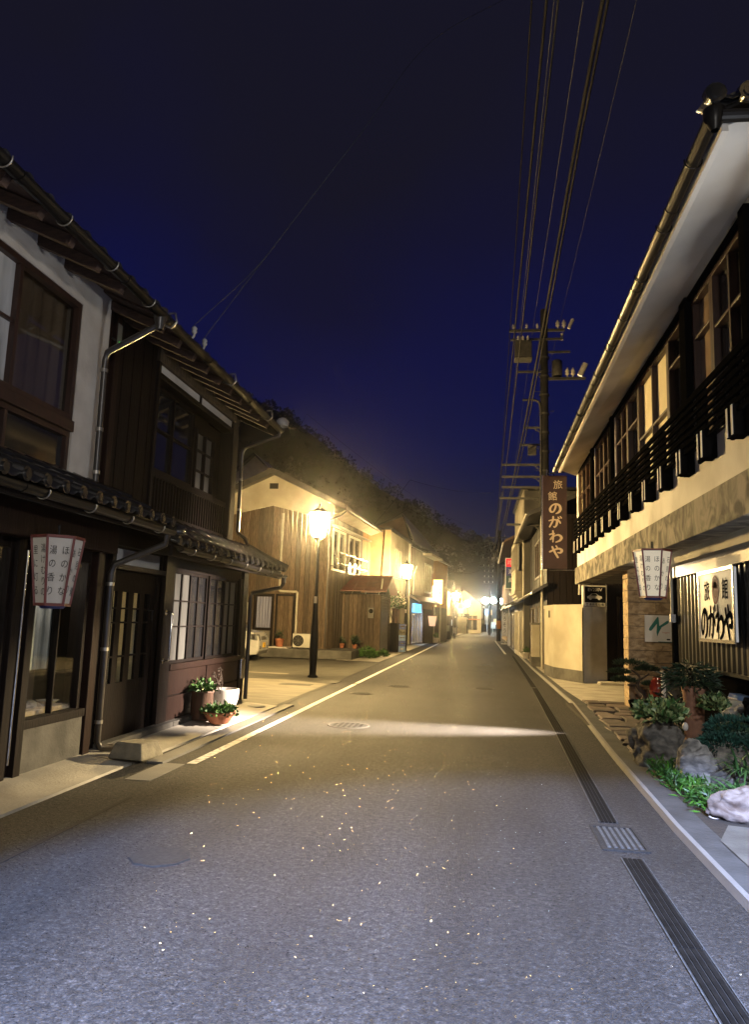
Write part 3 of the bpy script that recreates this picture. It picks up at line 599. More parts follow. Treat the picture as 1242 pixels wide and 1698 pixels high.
def window(parent, fr, a0, a1, z0, z1, na=2, nz=1, bar=.035, d0=-.06, d1=.01, fm='framew', pm='darkpane', name='window', curtain=None, rows=None, mid=None, frame_w=None):
    """fr = (origin, u, v): u runs along the wall, v points out of it"""
    w = frame_w or bar * 1.3; f = MB().at(*fr)
    f.box(a0, a0 + w, d0, d1, z0, z1); f.box(a1 - w, a1, d0, d1, z0, z1); f.box(a0 + w, a1 - w, d0, d1, z0, z0 + w); f.box(a0 + w, a1 - w, d0, d1, z1 - w, z1)
    A = [a0 + w + (a1 - a0 - 2 * w) * i / na for i in range(na + 1)]
    for x in A[1:-1]: f.box(x - bar / 2, x + bar / 2, d0 + .006, d1 - .004, z0 + w, z1 - w)
    Z = rows if rows else [z0 + (z1 - z0) * j / nz for j in range(1, nz)]
    for z in Z:
        for i in range(na):
            l = A[i] + (bar / 2 if i else 0); r = A[i + 1] - (bar / 2 if i < na - 1 else 0)
            f.box(l, r, d0 + .012, d1 - .008, z - bar * .35, z + bar * .35)
    wo = f.build(name, fm, parent, bevel=.003)
    p = MB().at(*fr); pms = pm if isinstance(pm, (list, tuple)) else [pm]
    for i in range(na): p.box(A[i], A[i + 1], d0 + .026, d0 + .032, z0 + w * .5, z1 - w * .5, i % len(pms))
    p.build('pane', list(pms), wo)
    if curtain:
        c = MB().at(*fr); n = int((a1 - a0) / .035); vs = []; k0 = d0 - .06
        for i in range(n + 1):
            x = a0 + (a1 - a0) * i / n; dd = k0 + .022 * math.sin(i * 1.25) + .01 * math.sin(i * .53); vs += [(x, dd, z0), (x, dd, z1)]
        c.add(vs, [(2 * i, 2 * i + 1, 2 * i + 3, 2 * i + 2) for i in range(n)], 0, True); c.build('curtain', curtain, wo)
    return wo

def shell(mb, pts, z0, z1):      # closed dark core of a building
    return mb.prism([(x, y, z0) for x, y in pts], (0, 0, z1 - z0))

# ================================================================== left: white plastered shop house
FL = ((-4.0, 0, 0), (0, 1, 0), (1, 0, 0))        # facade frame of the left row: u = along the street, v = towards the road
H1 = thing('plaster_house', "white plastered old shop house at the left edge, big window above a tiled pent roof", "house", (-6, 4, 0))
a = MB(); shell(a, [(-10, -1), (-4.55, -1), (-4.55, 7.10), (-10, 7.10)], 0, 4.8); a.build('inner_wall', 'void', H1)
a = MB().at(*FL); a.holes(-1., 7.12, -.22, 0, 2.50, 4.95, [(4.62, 6.58, 2.80, 4.54)]); a.build('wall', 'plaster', H1)
window(H1, FL, 4.62, 6.58, 3.33, 4.54, 2, 1, .045, -.10, -.01, pm=['frost', 'glassd'], rows=None, curtain='blindtan')
a = MB().at(*FL); a.box(4.62, 6.58, -.12, .02, 3.22, 3.33); a.build('window_sill', 'framew', H1, bevel=.006)
window(H1, FL, 4.62, 6.58, 2.80, 3.22, 2, 1, .04, -.10, -.02, pm='darkpane')
a = MB().at(*FL); a.box(4.70, 5.57, -.095, -.03, 3.94, 3.965); a.build('glazing_bar', 'framew', H1)
# ground floor
a = MB().at(*FL); a.holes(-1, 7.16, -.16, 0, 0, 2.12, [(3.9, 5.86, .50, 2.06), (6.20, 7.12, .50, 2.0)]); a.build('shop_wall', 'dwood', H1)
a = MB().at(*FL); a.box(6.17, 7.18, 0, .035, .06, .44); a.build('plinth', 'concrete_d', H1)
a = MB().at(*FL); a.box(6.10, 7.20, -.02, .05, .44, .52); a.build('shop_sill', 'dwood', H1, bevel=.006)
for b in ((5.86, 5.97, -.02, .05, 0, 2.1), (6.07, 6.17, -.02, .06, 0, 2.1)): a = MB().at(*FL); a.box(*b); a.build('post', 'dwood', H1, bevel=.005)
a = MB().at(*FL); a.box(7.20, 7.33, -.05, .06, 0, 2.1); a.build('post', 'rwood', H1, bevel=.006)
a = MB().at(*FL); a.tube([(5.985, .055, .18), (5.985, .055, 2.0)], .012, 8); a.build('rail', 'chrome', H1)
a = MB().at(*FL); a.box(4.2, 5.80, .0, .03, .06, .46); a.build('lower_panel', 'potbrown', H1)
window(H1, FL, 6.20, 7.12, .50, 2.0, 2, 1, .02, -.06, .01, fm='dwood', pm='glass', name='shop_window')
window(H1, FL, 3.9, 5.86, .50, 2.06, 2, 1, .04, -.06, .01, fm='dwood', pm='glass', name='shop_window')
a = MB().at(*FL)
for (x0, x1) in ((6.18, 6.62), (6.64, 7.14), (3.9, 5.9)):
    n = 26; vs = []
    for i in range(n + 1): x = x0 + (x1 - x0) * i / n; d = -.36 + .014 * math.sin(i * .9) + .01 * math.sin(i * 2.3); vs += [(x, d, .9 if x0 > 6 else .5), (x, d, 2.06)]
    a.add(vs, [(2 * i, 2 * i + 1, 2 * i + 3, 2 * i + 2) for i in range(n)], 0, True)
a.build('shop_curtain', 'curtain', H1)
a = MB().at(*FL); a.box(6.17, 7.16, -.54, -.10, .46, .56); a.build('display_shelf', 'travertine', H1)
a = MB().at(*FL); a.box(6.17, 7.16, -.54, -.50, .56, .9); a.build('display_back', 'stucco_g', H1)
a = MB().at(*FL); a.box(-1, 7.40, .0, .16, 2.10, 2.40); a.build('lintel', 'rwood', H1, bevel=.008)
# upper roof, tiles, rafters, gutter
def upper_roof(parent, y0, y1, gz, hooks, raf=True):
    a = MB(); a.hexa([(-3.36, y0, gz + .02), (-3.36, y1, gz + .02), (-7.2, y1, gz + 1.75), (-7.2, y0, gz + 1.75), (-3.36, y0, gz + .06), (-3.36, y1, gz + .06), (-7.2, y1, gz + 1.80), (-7.2, y0, gz + 1.80)])
    a.hexa([(-7.2, y0, gz + 1.75), (-7.2, y1, gz + 1.75), (-10.6, y1, gz + .1), (-10.6, y0, gz + .1), (-7.2, y0, gz + 1.80), (-7.2, y1, gz + 1.80), (-10.6, y1, gz + .15), (-10.6, y0, gz + .15)])
    rf = a.build('roof', 'rafter', parent)
    t_ = MB(); tile_roof(t_, (-3.38, y0, gz + .06), (0, 1, 0), (-1, 0, 0), y1 - y0, 3.8, 1.72, .28, 10, .055); t_.build('tile_covering', 'tile2', rf)
    if raf:
        n = int((y1 - y0) / .44)
        for k in range(n):
            y = y0 + .22 + k * .44; b = MB(); b.beam((-3.40, y, gz - .028), (-4.3, y, gz + .378), .075, .09); b.build('rafter', 'rafter', parent)
    gutter(parent, (-3.27, y0, gz), (-3.27, y1, gz - .02), .058, 'gutter', hooks, hm='wire')
upper_roof(H1, 1.6, 6.88, 4.55, 7)
downpipe(H1, [(-3.30, 6.80, 4.50), (-3.32, 6.82, 4.40), (-3.90, 6.93, 4.17), (-3.93, 6.95, 4.08), (-3.93, 6.97, 2.80)], .032, 'pipe', [(-3.93, 6.95, 3.98), (-3.93, 6.96, 3.35), (-3.93, 6.97, 2.90)])
a = MB(); a.lathe([(.035, -.16), (.05, -.1), (.075, 0), (.075, .06)], (-3.29, 6.82, 4.52), 12); a.build('rain_head', 'pipe', H1)
# pent roof over the shop front (runs on over the neighbour's door)
def pent(parent, y0, y1, ez, tz, hooks, ex=-3.30):
    a = MB(); a.hexa([(ex - .05, y0, ez - .02), (ex - .05, y1, ez - .02), (-4.0, y1, tz - .05), (-4.0, y0, tz - .05), (ex - .05, y0, ez + .02), (ex - .05, y1, ez + .02), (-4.0, y1, tz - .01), (-4.0, y0, tz - .01)])
    rf = a.build('pent_roof', 'dwood', parent)
    t_ = MB(); tile_roof(t_, (ex, y0, ez + .03), (0, 1, 0), (-1, 0, 0), y1 - y0, abs(-4.0 - ex), tz - ez, .262, 3, .058); t_.build('tile_covering', 'tile', rf)
    b = MB(); b.box(ex - .09, ex - .05, y0, y1, ez - .10, ez - .01); b.build('fascia', 'dwood', rf)
    return gutter(parent, (ex + .03, y0, ez - .01), (ex + .03, y1, ez - .04), .05, 'gutter', hooks, hm='wire')
pent(H1, 2.0, 7.46, 2.40, 2.76, 8)
downpipe(H1, [(-3.30, 7.40, 2.33), (-3.32, 7.42, 2.22), (-3.86, 7.40, 1.99), (-3.90, 7.40, 1.90), (-3.90, 7.40, .16), (-3.87, 7.43, .10), (-3.62, 7.64, .085)], .034, 'pipe', [(-3.90, 7.40, 1.78), (-3.90, 7.40, 1.10), (-3.90, 7.40, .36)])
a = MB(); a.tube([(-3.96, 7.10, 4.40), (-3.955, 7.18, 4.40)], .012, 6); a.build('bracket', 'iron', H1)

# display lamps inside the shop windows
for x, y, z, e_ in ((-4.22, 6.66, 1.88, 9.), (-4.2, 5.0, 1.9, 6.)):
    b = MB(); b.lathe([(.0, -.03), (.03, -.02), (.035, .02), (.0, .03)], (x, y, z), 10); b.build('display_lamp', emit("display lamp glass", (1, .85, .68), 6.), H1)
    ld = bpy.data.lights.new("display lamp", 'POINT'); ld.energy = e_; ld.color = (1, .88, .74); ld.shadow_soft_size = .05
    lo = bpy.data.objects.new("display_lamp_light", ld); C.objects.link(lo); lo.location = (x, y, z - .06)
# things on show behind the shop glass
t = MB(); t.lathe([(.05, 0), (.09, .02), (.125, .10), (.12, .17), (.075, .22), (.06, .235), (.06, .25)], (-4.25, 6.36, .56), 18)
tag(t.build('jar', 'potbrown', None, (-4.25, 6.36, .56)), "dark round jar standing behind the shop glass of the plastered house", "jar")
t = MB(); t.blob((-4.22, 6.66, .60), (.07, .06, .045), 4, .3, 2); tag(t.build('display_stone', 'stone', None, (-4.22, 6.66, .56)), "small dark stone on the lit display shelf behind the shop glass", "stone")
t = MB(); t.lathe([(.03, 0), (.05, .01), (.10, .05), (.11, .055), (.095, .05), (.03, .02)], (-4.20, 6.92, .56), 18); tag(t.build('bowl', 'ceram', None, (-4.20, 6.92, .56)), "pale bowl on the display shelf at the right end of the shop glass", "bowl")

# ================================================================== left: dark timber house
H2 = thing('timber_house', "dark timber town house with lattice windows, corner next to the car park", "house", (-6, 9.5, 0))
a = MB(); shell(a, [(-10, 7.14), (-4.5, 7.14), (-4.5, 11.4), (-10, 11.4)], 0, 4.8); a.build('inner_wall', 'void', H2)
a = MB().at(*FL); a.box(11.18, 11.45, -.2, .01, 2.6, 4.72); a.build('corner_wall', 'dwood', H2)
a = MB().at(*FL)      # upper boards either side of the window bay
for i in range(8): x = 7.34 + i * .119; a.box(x, x + .113, -.14, .0 + (.006 if i % 2 else 0), 2.6, 4.72)
a.build('wall', 'dwood', H2)
a = MB().at(*FL); a.box(7.14, 7.22, -.2, -.02, 2.6, 4.9); a.box(7.22, 7.33, -.2, .03, 2.6, 4.86); a.build('post', 'rwood', H2, bevel=.006)
a = MB().at(*FL); a.box(7.235, 7.325, .03, .036, 4.36, 4.62); a.build('meter_plate', 'greywall', H2)
a = MB().at(*FL); a.lathe([(.012, 0), (.009, .01), (0, .012)], (7.28, .04, 4.41), 8); a.build('pilot_light', 'greenled', H2)
a = MB().at(*FL); a.box(8.30, 11.2, -.24, .04, 4.58, 4.82); a.build('fascia', 'board', H2, bevel=.006)
a = MB().at(*FL); a.box(8.36, 11.1, -.12, .0, 4.46, 4.57); a.build('plaster_strip', 'white', H2)
for b in ((9.72, 9.79, -.12, .012, 4.465, 4.575), (8.29, 8.36, -.2, .04, 2.7, 4.575), (11.1, 11.17, -.2, .04, 2.7, 4.575), (8.37, 11.1, -.14, .03, 4.38, 4.455)): a = MB().at(*FL); a.box(*b); a.build('post', 'dwood', H2, bevel=.005)
a = MB().at(*FL); a.box(8.37, 11.1, -.22, -.18, 2.7, 4.38); a.build('recess_wall', 'dwood', H2)
window(H2, FL, 8.40, 9.84, 3.25, 4.36, 2, 2, .035, -.16, -.08, fm='dwood', pm='darkpane')
window(H2, FL, 9.88, 10.62, 3.25, 4.14, 2, 3, .028, -.15, -.06, fm='dwood', pm='frostd')
a = MB().at(*FL)
for i in range(30): x = 8.40 + i * .091; a.box(x, x + .03, -.08, -.04, 2.74, 3.17)
a.box(8.37, 11.1, -.10, -.02, 3.17, 3.25); a.box(8.37, 11.1, -.09, -.03, 2.68, 2.74); a.build('railing', 'dwood', H2)
upper_roof(H2, 6.92, 11.42, 4.53, 0)
for y, l in ((6.98, 1), (8.9, 0), (10.6, 0)): 
    b = MB(); b.tube([(-3.27, y, 4.60), (-3.20, y, 4.60), (-3.18, y, 4.50), (-3.24, y, 4.44), (-3.36, y, 4.50)], .012, 6); b.build('gutter_ring', 'wire', H2)
a = MB(); a.hexa([(-3.30, 11.42, 4.38), (-3.30, 11.47, 4.38), (-7.2, 11.47, 6.1), (-7.2, 11.42, 6.1), (-3.30, 11.42, 4.62), (-3.30, 11.47, 4.62), (-7.2, 11.47, 6.38), (-7.2, 11.42, 6.38)]); a.build('bargeboard', 'dwood', H2)
a = MB(); a.lathe([(.10, 0), (.11, .08), (.07, .13), (.03, .15)], (-3.26, 11.46, 4.58), 12); a.build('end_tile', 'ceram', H2)
downpipe(H2, [(-3.27, 11.36, 4.49), (-3.28, 11.36, 4.40), (-3.88, 11.50, 4.24), (-3.94, 11.52, 4.16), (-3.94, 11.52, 2.84), (-3.90, 11.50, 2.80), (-3.78, 11.45, 2.72), (-3.72, 11.4, 2.62)], .03, 'pipe', [(-3.94, 11.52, 3.7), (-3.94, 11.52, 3.2)])
# wire anchors under the eave
for y, z in ((7.68, 4.66), (8.0, 4.64)):
    b = MB(); b.tube([(-3.34, y, z - .12), (-3.28, y, z - .02), (-3.28, y, z + .06)], .014, 6); b.lathe([(.02, 0), (.035, .02), (.02, .04), (.035, .06), (.015, .085)], (-3.28, y, z), 10); b.build('wire_anchor', 'ceram', H2)
# ground floor: door, lattice, panels
a = MB().at(*FL); a.holes(7.16, 12.36, -.16, -.02, 0, 2.62, [(7.62, 8.95, .05, 1.96), (7.66, 8.93, 2.02, 2.20), (9.29, 11.98, .84, 2.06)]); a.build('lower_wall', 'dwood', H2)
a = MB().at(*FL); a.box(7.66, 8.93, -.10, -.06, 2.02, 2.20); a.build('transom_panel', 'white', H2)
for b in ((7.52, 7.62, -.05, .04, 0, 2.3), (8.95, 9.25, -.05, .035, 0, 2.3), (12.1, 12.36, -.36, .03, 0, 2.3), (11.98, 12.1, -.05, .02, .84, 2.1)): a = MB().at(*FL); a.box(*b); a.build('post', 'dwood', H2, bevel=.006)
a = MB().at(*FL); a.box(7.62, 8.95, -.05, .03, 1.96, 2.02); a.box(7.52, 12.3, -.04, .05, 2.22, 2.36); a.build('beam', 'dwood', H2, bevel=.006)
a = MB().at(*FL); a.box(9.25, 12.1, -.03, .05, .76, .84); a.build('window_sill', 'rwood', H2, bevel=.006)
a = MB().at(*FL)
for x0, x1 in ((9.26, 10.62), (10.66, 12.09)): a.box(x0, x1, -.02, .012, .10, .42); a.box(x0, x1, -.02, .014, .44, .75)
a.build('lower_panel', 'rwood', H2, bevel=.005)
for k, (x0, x1) in enumerate(((7.63, 8.28), (8.29, 8.94))):
    dd = -.055 - .045 * k; f = MB().at(*FL); s = (x1 - x0)
    cols = [(x0 + .09, x0 + .25), (x0 + .37, x0 + .53)]
    f.holes(x0, x1, dd - .035, dd, .06, 1.95, [(c0, c1, z0, z1) for c0, c1 in cols for z0, z1 in ((.70, .98), (1.0, 1.36), (1.38, 1.52), (1.54, 1.72))])
    d = f.build('door', 'dwood', H2); p = MB().at(*FL); [p.box(c0, c1, dd - .022, dd - .016, .70, 1.72) for c0, c1 in cols]; p.build('pane', 'glass', d)
a = MB().at(*FL); a.box(7.6, 8.97, -.30, -.26, .05, 1.96); a.build('blind', 'shoji', H2)
for y in (8.77, 9.02):
    if y > 9: continue
h = MB(); h.tube([(-3.955, 9.0, 1.50), (-3.885, 9.0, 1.50), (-3.875, 9.0, 1.48), (-3.875, 9.0, .92), (-3.885, 9.0, .90), (-3.955, 9.0, .90)], .016, 10)
for z in (1.50, .90): h.at((-3.965, 9.0, z), (0, 1, 0), (0, 0, 1)); h.fr = None; h.tube([(-3.966, 9.0, z), (-3.950, 9.0, z)], .036, 14)
h.build('handle', 'chrome', H2)
h = MB(); h.tube([(-4.055, 8.70, 1.52), (-4.0, 8.70, 1.52), (-4.0, 8.70, 1.40)], .012, 8); h.build('door_pull', 'iron', H2)
# four lattice sashes with paper or dark glass behind
for k, (x0, x1, pm) in enumerate(((9.29, 9.93, 'frostd'), (9.93, 10.62, 'darkpane'), (10.62, 11.32, 'darkpane'), (11.32, 11.98, 'frostd'))):
    window(H2, FL, x0, x1, .84, 2.06, 2, 1, .03, -.07 - .03 * (k % 2), -.01 - .03 * (k % 2), fm='dwood', pm=pm, rows=(1.32, 1.66), name='lattice_window')
a = MB().at(*FL); a.box(9.32, 9.90, -.055, -.046, 1.68, 2.03); a.build('dark_upper_panel', 'dwood', H2)
a = MB().at(*FL); a.box(7.5, 8.4, .0, .13, -.01, .12); a.box(8.41, 9.3, .0, .12, -.01, .125); a.box(9.31, 10.6, .0, .12, -.01, .12); a.box(10.61, 12.1, .0, .12, -.01, .12); a.build('sill_stone', 'concrete_d', H2, bevel=.012)
a = MB().at(*FL); a.box(12.1, 12.3, .03, .07, .45, .78); a.build('meter_box', 'chrome', H2, bevel=.01)
g2 = pent(H2, 7.68, 12.12, 2.22, 2.62, 7)
a = MB(); a.tube([(-4.0, 7.62, 2.72), (-3.62, 7.64, 2.52), (-3.30, 7.66, 2.36)], .07, 10); a.lathe([(.02, 0), (.085, .01), (.075, .07), (.03, .11)], (-3.30, 7.66, 2.34), 12); a.build('ridge_tile', 'tile', H2)
a = MB(); a.tube([(-4.0, 12.2, 2.66), (-3.62, 12.2, 2.46), (-3.27, 12.2, 2.30)], .075, 10); a.build('ridge_tile', 'tile', H2)
a = MB(); a.hexa([(-3.36, 12.1, 2.12), (-3.36, 12.2, 2.12), (-4.1, 12.2, 2.5), (-4.1, 12.1, 2.5), (-3.36, 12.1, 2.24), (-3.36, 12.2, 2.24), (-4.1, 12.2, 2.62), (-4.1, 12.1, 2.62)]); a.build('bargeboard', 'dwood', H2)
downpipe(H2, [(-3.27, 12.05, 2.17), (-3.27, 12.07, 2.06), (-3.34, 12.16, 1.98), (-3.9, 12.38, 1.88), (-3.93, 12.40, 1.8), (-3.93, 12.40, .1)], .034, 'pipe')
a = MB(); a.box(-10, -4.16, 11.4, 12.3, 0, 2.6); a.box(-10, -4.2, 11.4, 11.46, 2.6, 4.8); a.build('end_wall', 'dwood', H2)

# ================================================================== paper lantern signs
def lantern(loc, rz, label, n=6, r0=.235, r1=.155, h=.60, lit=False):
    t = thing('lantern_sign', label, 'lantern sign', (0, 0, 0)); fr = MB(); P = []
    for z, r in ((-h / 2, r1), (h / 2, r0)): P.append([Vector((r * math.cos(2 * math.pi * (k + .5) / n), r * math.sin(2 * math.pi * (k + .5) / n), z)) for k in range(n)])
    for k in range(n):
        q = (k + 1) % n; fr.beam(P[0][k], P[1][k], .022, .022, 0, (0, 1, 0) if abs(P[0][k].y) < .05 else (1, 0, 0)); fr.beam(P[0][k], P[0][q], .022, .026); fr.beam(P[1][k], P[1][q], .022, .026)
    fr.prism([p * .97 + Vector((0, 0, .009)) for p in P[0]], (0, 0, .004)); fr.build('frame', 'frame_red', t)
    ps = []
    for k in range(n):
        q = (k + 1) % n; pa = MB(); c = [P[0][k], P[0][q], P[1][q], P[1][k]]; nn = ((P[0][k] + P[0][q]) / 2); nn.z = 0; nn.normalize()
        pa.prism([p - nn * .006 for p in c], nn * .004); po = pa.build('paper_panel', 'paperlit' if lit else 'paper' if k != 1 else 'paperd', t); ps.append(po)
        right = (P[0][q] - P[0][k]).normalized(); mid = sum(c, Vector()) / 4; up = ((P[1][k] + P[1][q]) / 2 - (P[0][k] + P[0][q]) / 2).normalized()
        w = MB(); txt = [("石見の湯", "あかり"), ("ようこそ", "いで湯の町"), ("温泉津温泉", ""), ("夕ぐれの", "石だたみ"), ("湯けむりの", "里に灯る"), ("ほのかな", "湯の香り")][k % 6]
        for ci, col in enumerate(txt):
            m_ = len(col); sz = min(.085, .5 / max(m_, 1)) if txt[1] else .1
            for i, chx in enumerate(col): text(w, chx, mid + nn * .0015 + right * ((.055 - .11 * ci) if txt[1] else 0) * (1 - .12 * i / max(m_, 1)) + up * (.24 - .48 * (i + .5) / m_), right, up, sz, 0, .8)
        if w.v: w.build('lettering', 'ink' if k in (2, 1) else 'inkgrey', po)
    a = MB(); a.tube([(0, 0, h / 2 - .01), (0, 0, h / 2 + .12)], .012, 6); a.build('hanger', 'iron', t)
    a = MB(); a.lathe([(.01, -h / 2 - .036), (r1 * .7, -h / 2 - .035), (r1 * .9, -h / 2 - .004)], (0, 0, 0), n); a.build('base', 'blue', t)
    t.location = loc; t.rotation_euler = (0, 0, rz); return t
lan = lantern((-3.62, 5.90, 1.82), R(-52), "tapered six sided paper lantern hanging by the shop window of the plastered house"); lan.scale = (.9, .9, .95)
lantern((2.20, 10.0, 2.20), R(-102), "tapered six sided paper lantern hanging beside the stone pillar of the inn", lit=True)

# ================================================================== pots and stone on the left pavement
t = MB(); t.add([(-3.66, 7.16, .05), (-3.26, 7.10, .05), (-3.20, 7.50, .05), (-3.58, 7.56, .05), (-3.60, 7.20, .21), (-3.30, 7.15, .21), (-3.26, 7.45, .20), (-3.53, 7.50, .20)], [(3, 2, 1, 0), (4, 5, 6, 7), (0, 1, 5, 4), (1, 2, 6, 5), (2, 3, 7, 6), (3, 0, 4, 7)])
tag(t.build('stone_block', 'block', None, (-3.45, 7.3, .05), bevel=.02), "squat grey stone block on the pavement at the foot of the downpipe", "stone block")
def leafy(mb, c, r, n, l, w, mi=0, up=.4, rng=rnd):
    for i in range(n):
        d = Vector((rng.gauss(0, 1), rng.gauss(0, 1), abs(rng.gauss(0, 1)) * .8 + up * .3)).normalized(); p = Vector(c) + Vector((d.x * r[0], d.y * r[1], d.z * r[2])) * rng.uniform(.35, 1)
        mb.leaf(p, d + Vector((rng.uniform(-.7, .7), rng.uniform(-.7, .7), rng.uniform(-.3, .7))), l * rng.uniform(.7, 1.3), w * rng.uniform(.7, 1.3), mi)
t = thing('planter_bowl', "terracotta bowl planter spilling green leaves beside the white line", "planter", (-3.47, 9.85, .05))
a = MB(); a.lathe([(.10, 0), (.125, .01), (.185, .10), (.215, .13), (.225, .135), (.225, .16), (.20, .16), (.19, .12), (0, .115)], (-3.47, 9.85, .05), 24); a.build('bowl', 'clay', t)
a = MB(); leafy(a, (-3.47, 9.85, .16), (.26, .26, .15), 420, .06, .04); a.build('foliage', 'leaf', t)
t = thing('planter_pot', "tall brown wooden pot with a leafy plant against the timber house", "planter", (-3.80, 10.05, .06))
a = MB(); a.lathe([(.145, 0), (.15, .02), (.148, .36), (.16, .365), (.16, .39), (.13, .39), (.125, .34), (0, .335)], (-3.80, 10.05, .06), 20); a.build('pot', 'potbrown', t)
a = MB(); leafy(a, (-3.80, 10.05, .44), (.17, .17, .15), 150, .07, .05); a.build('foliage', 'leaf', t)
t = thing('planter_pot', "rounded white pot tilted behind the terracotta bowl, with a dark thin twig plant", "planter", (-3.72, 10.75, .06))
a = MB(); a.lathe([(.12, 0), (.14, .02), (.20, .22), (.21, .34), (.205, .36), (.185, .36), (.18, .3), (0, .29)], (-3.72, 10.75, .06), 24); a.build('pot', 'potw', t)
a = MB()
for k in range(4):
    b = Vector((-3.78 + .02 * k, 10.62 - .03 * k, .36)); e = b + Vector((rnd.uniform(-.14, .06), rnd.uniform(-.16, .1), rnd.uniform(.25, .42))); a.tube([b, (b + e) / 2 + Vector((.02, .02, .02)), e], .005, 5)
    for i in range(9): f = rnd.uniform(.4, 1); a.leaf(b.lerp(e, f), (rnd.uniform(-1, 1), rnd.uniform(-1, 1), rnd.uniform(-.2, .6)), .045, .032)
a.build('twig', 'bark', t)

# ================================================================== parked car beyond the timber house
def car(loc, rz):
    t = thing('parked_car', "small white car with a yellow number plate parked behind the timber house", "car", (0, 0, 0))
    W2 = .73; a = MB()
    side = [(-1.68, .28), (-1.70, .75), (-1.64, 1.0), (-1.45, 1.56), (-1.2, 1.63), (.1, 1.63), (.42, 1.55), (.98, 1.03), (1.48, .93), (1.64, .82), (1.69, .62), (1.69, .34), (1.62, .22), (1.36, .2)]
    def arch(cx): return [(cx + .31 * math.cos(q), .26 + .31 * math.sin(q)) for q in [math.pi * i / 10 for i in range(11)]]
    outl = side + arch(1.02) + [(.6, .2), (-.6, .2)] + arch(-1.05) + [(-1.45, .2)]
    rings = []
    for w, sx, dz in ((-1, .965, .0), (-.94, 1., 0), (.94, 1., 0), (1, .965, 0)):
        pts = []
        for x, z in outl:
            tum = 1 - max(0, z - .95) * .20; pts.append((x * sx, w * W2 * tum, z))
        rings.append(pts)
    n = len(outl); vs = [p for r_ in rings for p in r_]
    a.add(vs, [(i * n + j, i * n + (j + 1) % n, (i + 1) * n + (j + 1) % n, (i + 1) * n + j) for i in range(3) for j in range(n)] + [tuple(range(n)), tuple(range(3 * n, 4 * n))])
    a.build('body', 'carpaint', t, bevel=.02)
    for s in (-1, 1):
        a = MB(); q = [(-1.28, 1.0), (-1.2, 1.5), (.08, 1.52), (.36, 1.46), (.78, 1.04)]
        a.prism([(x, s * (W2 * (1 - max(0, z - .95) * .20) + .002), z) for x, z in q], (0, s * .006, 0)); a.build('side_window', 'darkpane', t)
        a = MB(); a.hexa([(1.40, s * .738, .70), (1.635, s * .735, .66), (1.70, s * .50, .66), (1.45, s * .50, .70), (1.34, s * .738, .90), (1.60, s * .73, .885), (1.665, s * .50, .87), (1.40, s * .50, .90)]); a.build('headlight', 'lens', t, bevel=.025)
        a = MB(); a.hexa([(1.47, s * .742, .73), (1.56, s * .742, .72), (1.56, s * .735, .72), (1.47, s * .735, .73), (1.45, s * .742, .85), (1.55, s * .742, .84), (1.55, s * .735, .84), (1.45, s * .735, .85)]); a.build('lamp_reflector', 'chrome', t)
        a = MB(); a.box(1.66, 1.705, s * .50 - .09, s * .50 + .09, .40, .50); a.build('fog_lamp', 'chrome', t, bevel=.015)
        a = MB(); a.hexa([(.66, s * .74, 1.0), (.76, s * .74, 1.0), (.76, s * .90, 1.0), (.66, s * .90, 1.0), (.66, s * .74, 1.14), (.72, s * .74, 1.14), (.72, s * .90, 1.12), (.66, s * .90, 1.12)]); a.build('mirror', 'carpaint', t, bevel=.02)
        for cx in (1.02, -1.05):
            w = MB(); w.at((cx, 0, .26), (1, 0, 0), (0, 1, 0)); k = 28; pr = [(.16, -.07), (.24, -.075), (.265, -.05), (.265, .05), (.24, .075), (.16, .07)]; vs = []; fs = []
            for r_, y in pr: vs += [(r_ * math.cos(2 * math.pi * j / k), s * .66 + y, r_ * math.sin(2 * math.pi * j / k)) for j in range(k)]
            for i in range(5): fs += [(i * k + j, i * k + (j + 1) % k, (i + 1) * k + (j + 1) % k, (i + 1) * k + j) for j in range(k)]
            w.add(vs, fs, 0, True); wo = w.build('wheel', 'rubber', t)
            w = MB(); w.at((cx, 0, .26)); y = s * .715
            for j in range(5):
                b = 2 * math.pi * j / 5; p = Vector((.155 * math.cos(b), 0, .155 * math.sin(b))); w.beam((0, y, 0), (p.x, y - s * .02, p.z), .05, .02, 0, (0, 1, 0))
            w.tube([(0, y - s * .03, 0), (0, y + s * .012, 0)], .04, 12); 
            ring = [(.165 * math.cos(2 * math.pi * j / 24), y - s * .03, .165 * math.sin(2 * math.pi * j / 24)) for j in range(25)]; w.tube(ring, .014, 6); w.build('rim', 'alloy', wo)
    a = MB(); a.prism([(.44, y, 1.545) for y in (-.62, .62)] + [(.985, y, 1.045) for y in (.66, -.66)], (.02, 0, .012)); a.build('windscreen', 'darkpane', t)
    a = MB(); [a.box(1.655, 1.70, -.34, .34, z, z + .022) for z in (.70, .745, .79)]; a.build('grille', 'chrome', t)
    a = MB(); a.box(1.695, 1.712, -.165, .165, .44, .605); pl = a.build('number_plate', 'yellow', t, bevel=.004)
    a = MB(); text(a, "41-27", (1.7135, 0, .505), (0, 1, 0), (0, 0, 1), .085, 0, .9); text(a, "島根 580", (1.7135, 0, .575), (0, 1, 0), (0, 0, 1), .042); a.build('lettering', 'ink', pl)
    t.location = loc; t.rotation_euler = (0, 0, rz)
car((-8.93, 24.5, .01), R(3))

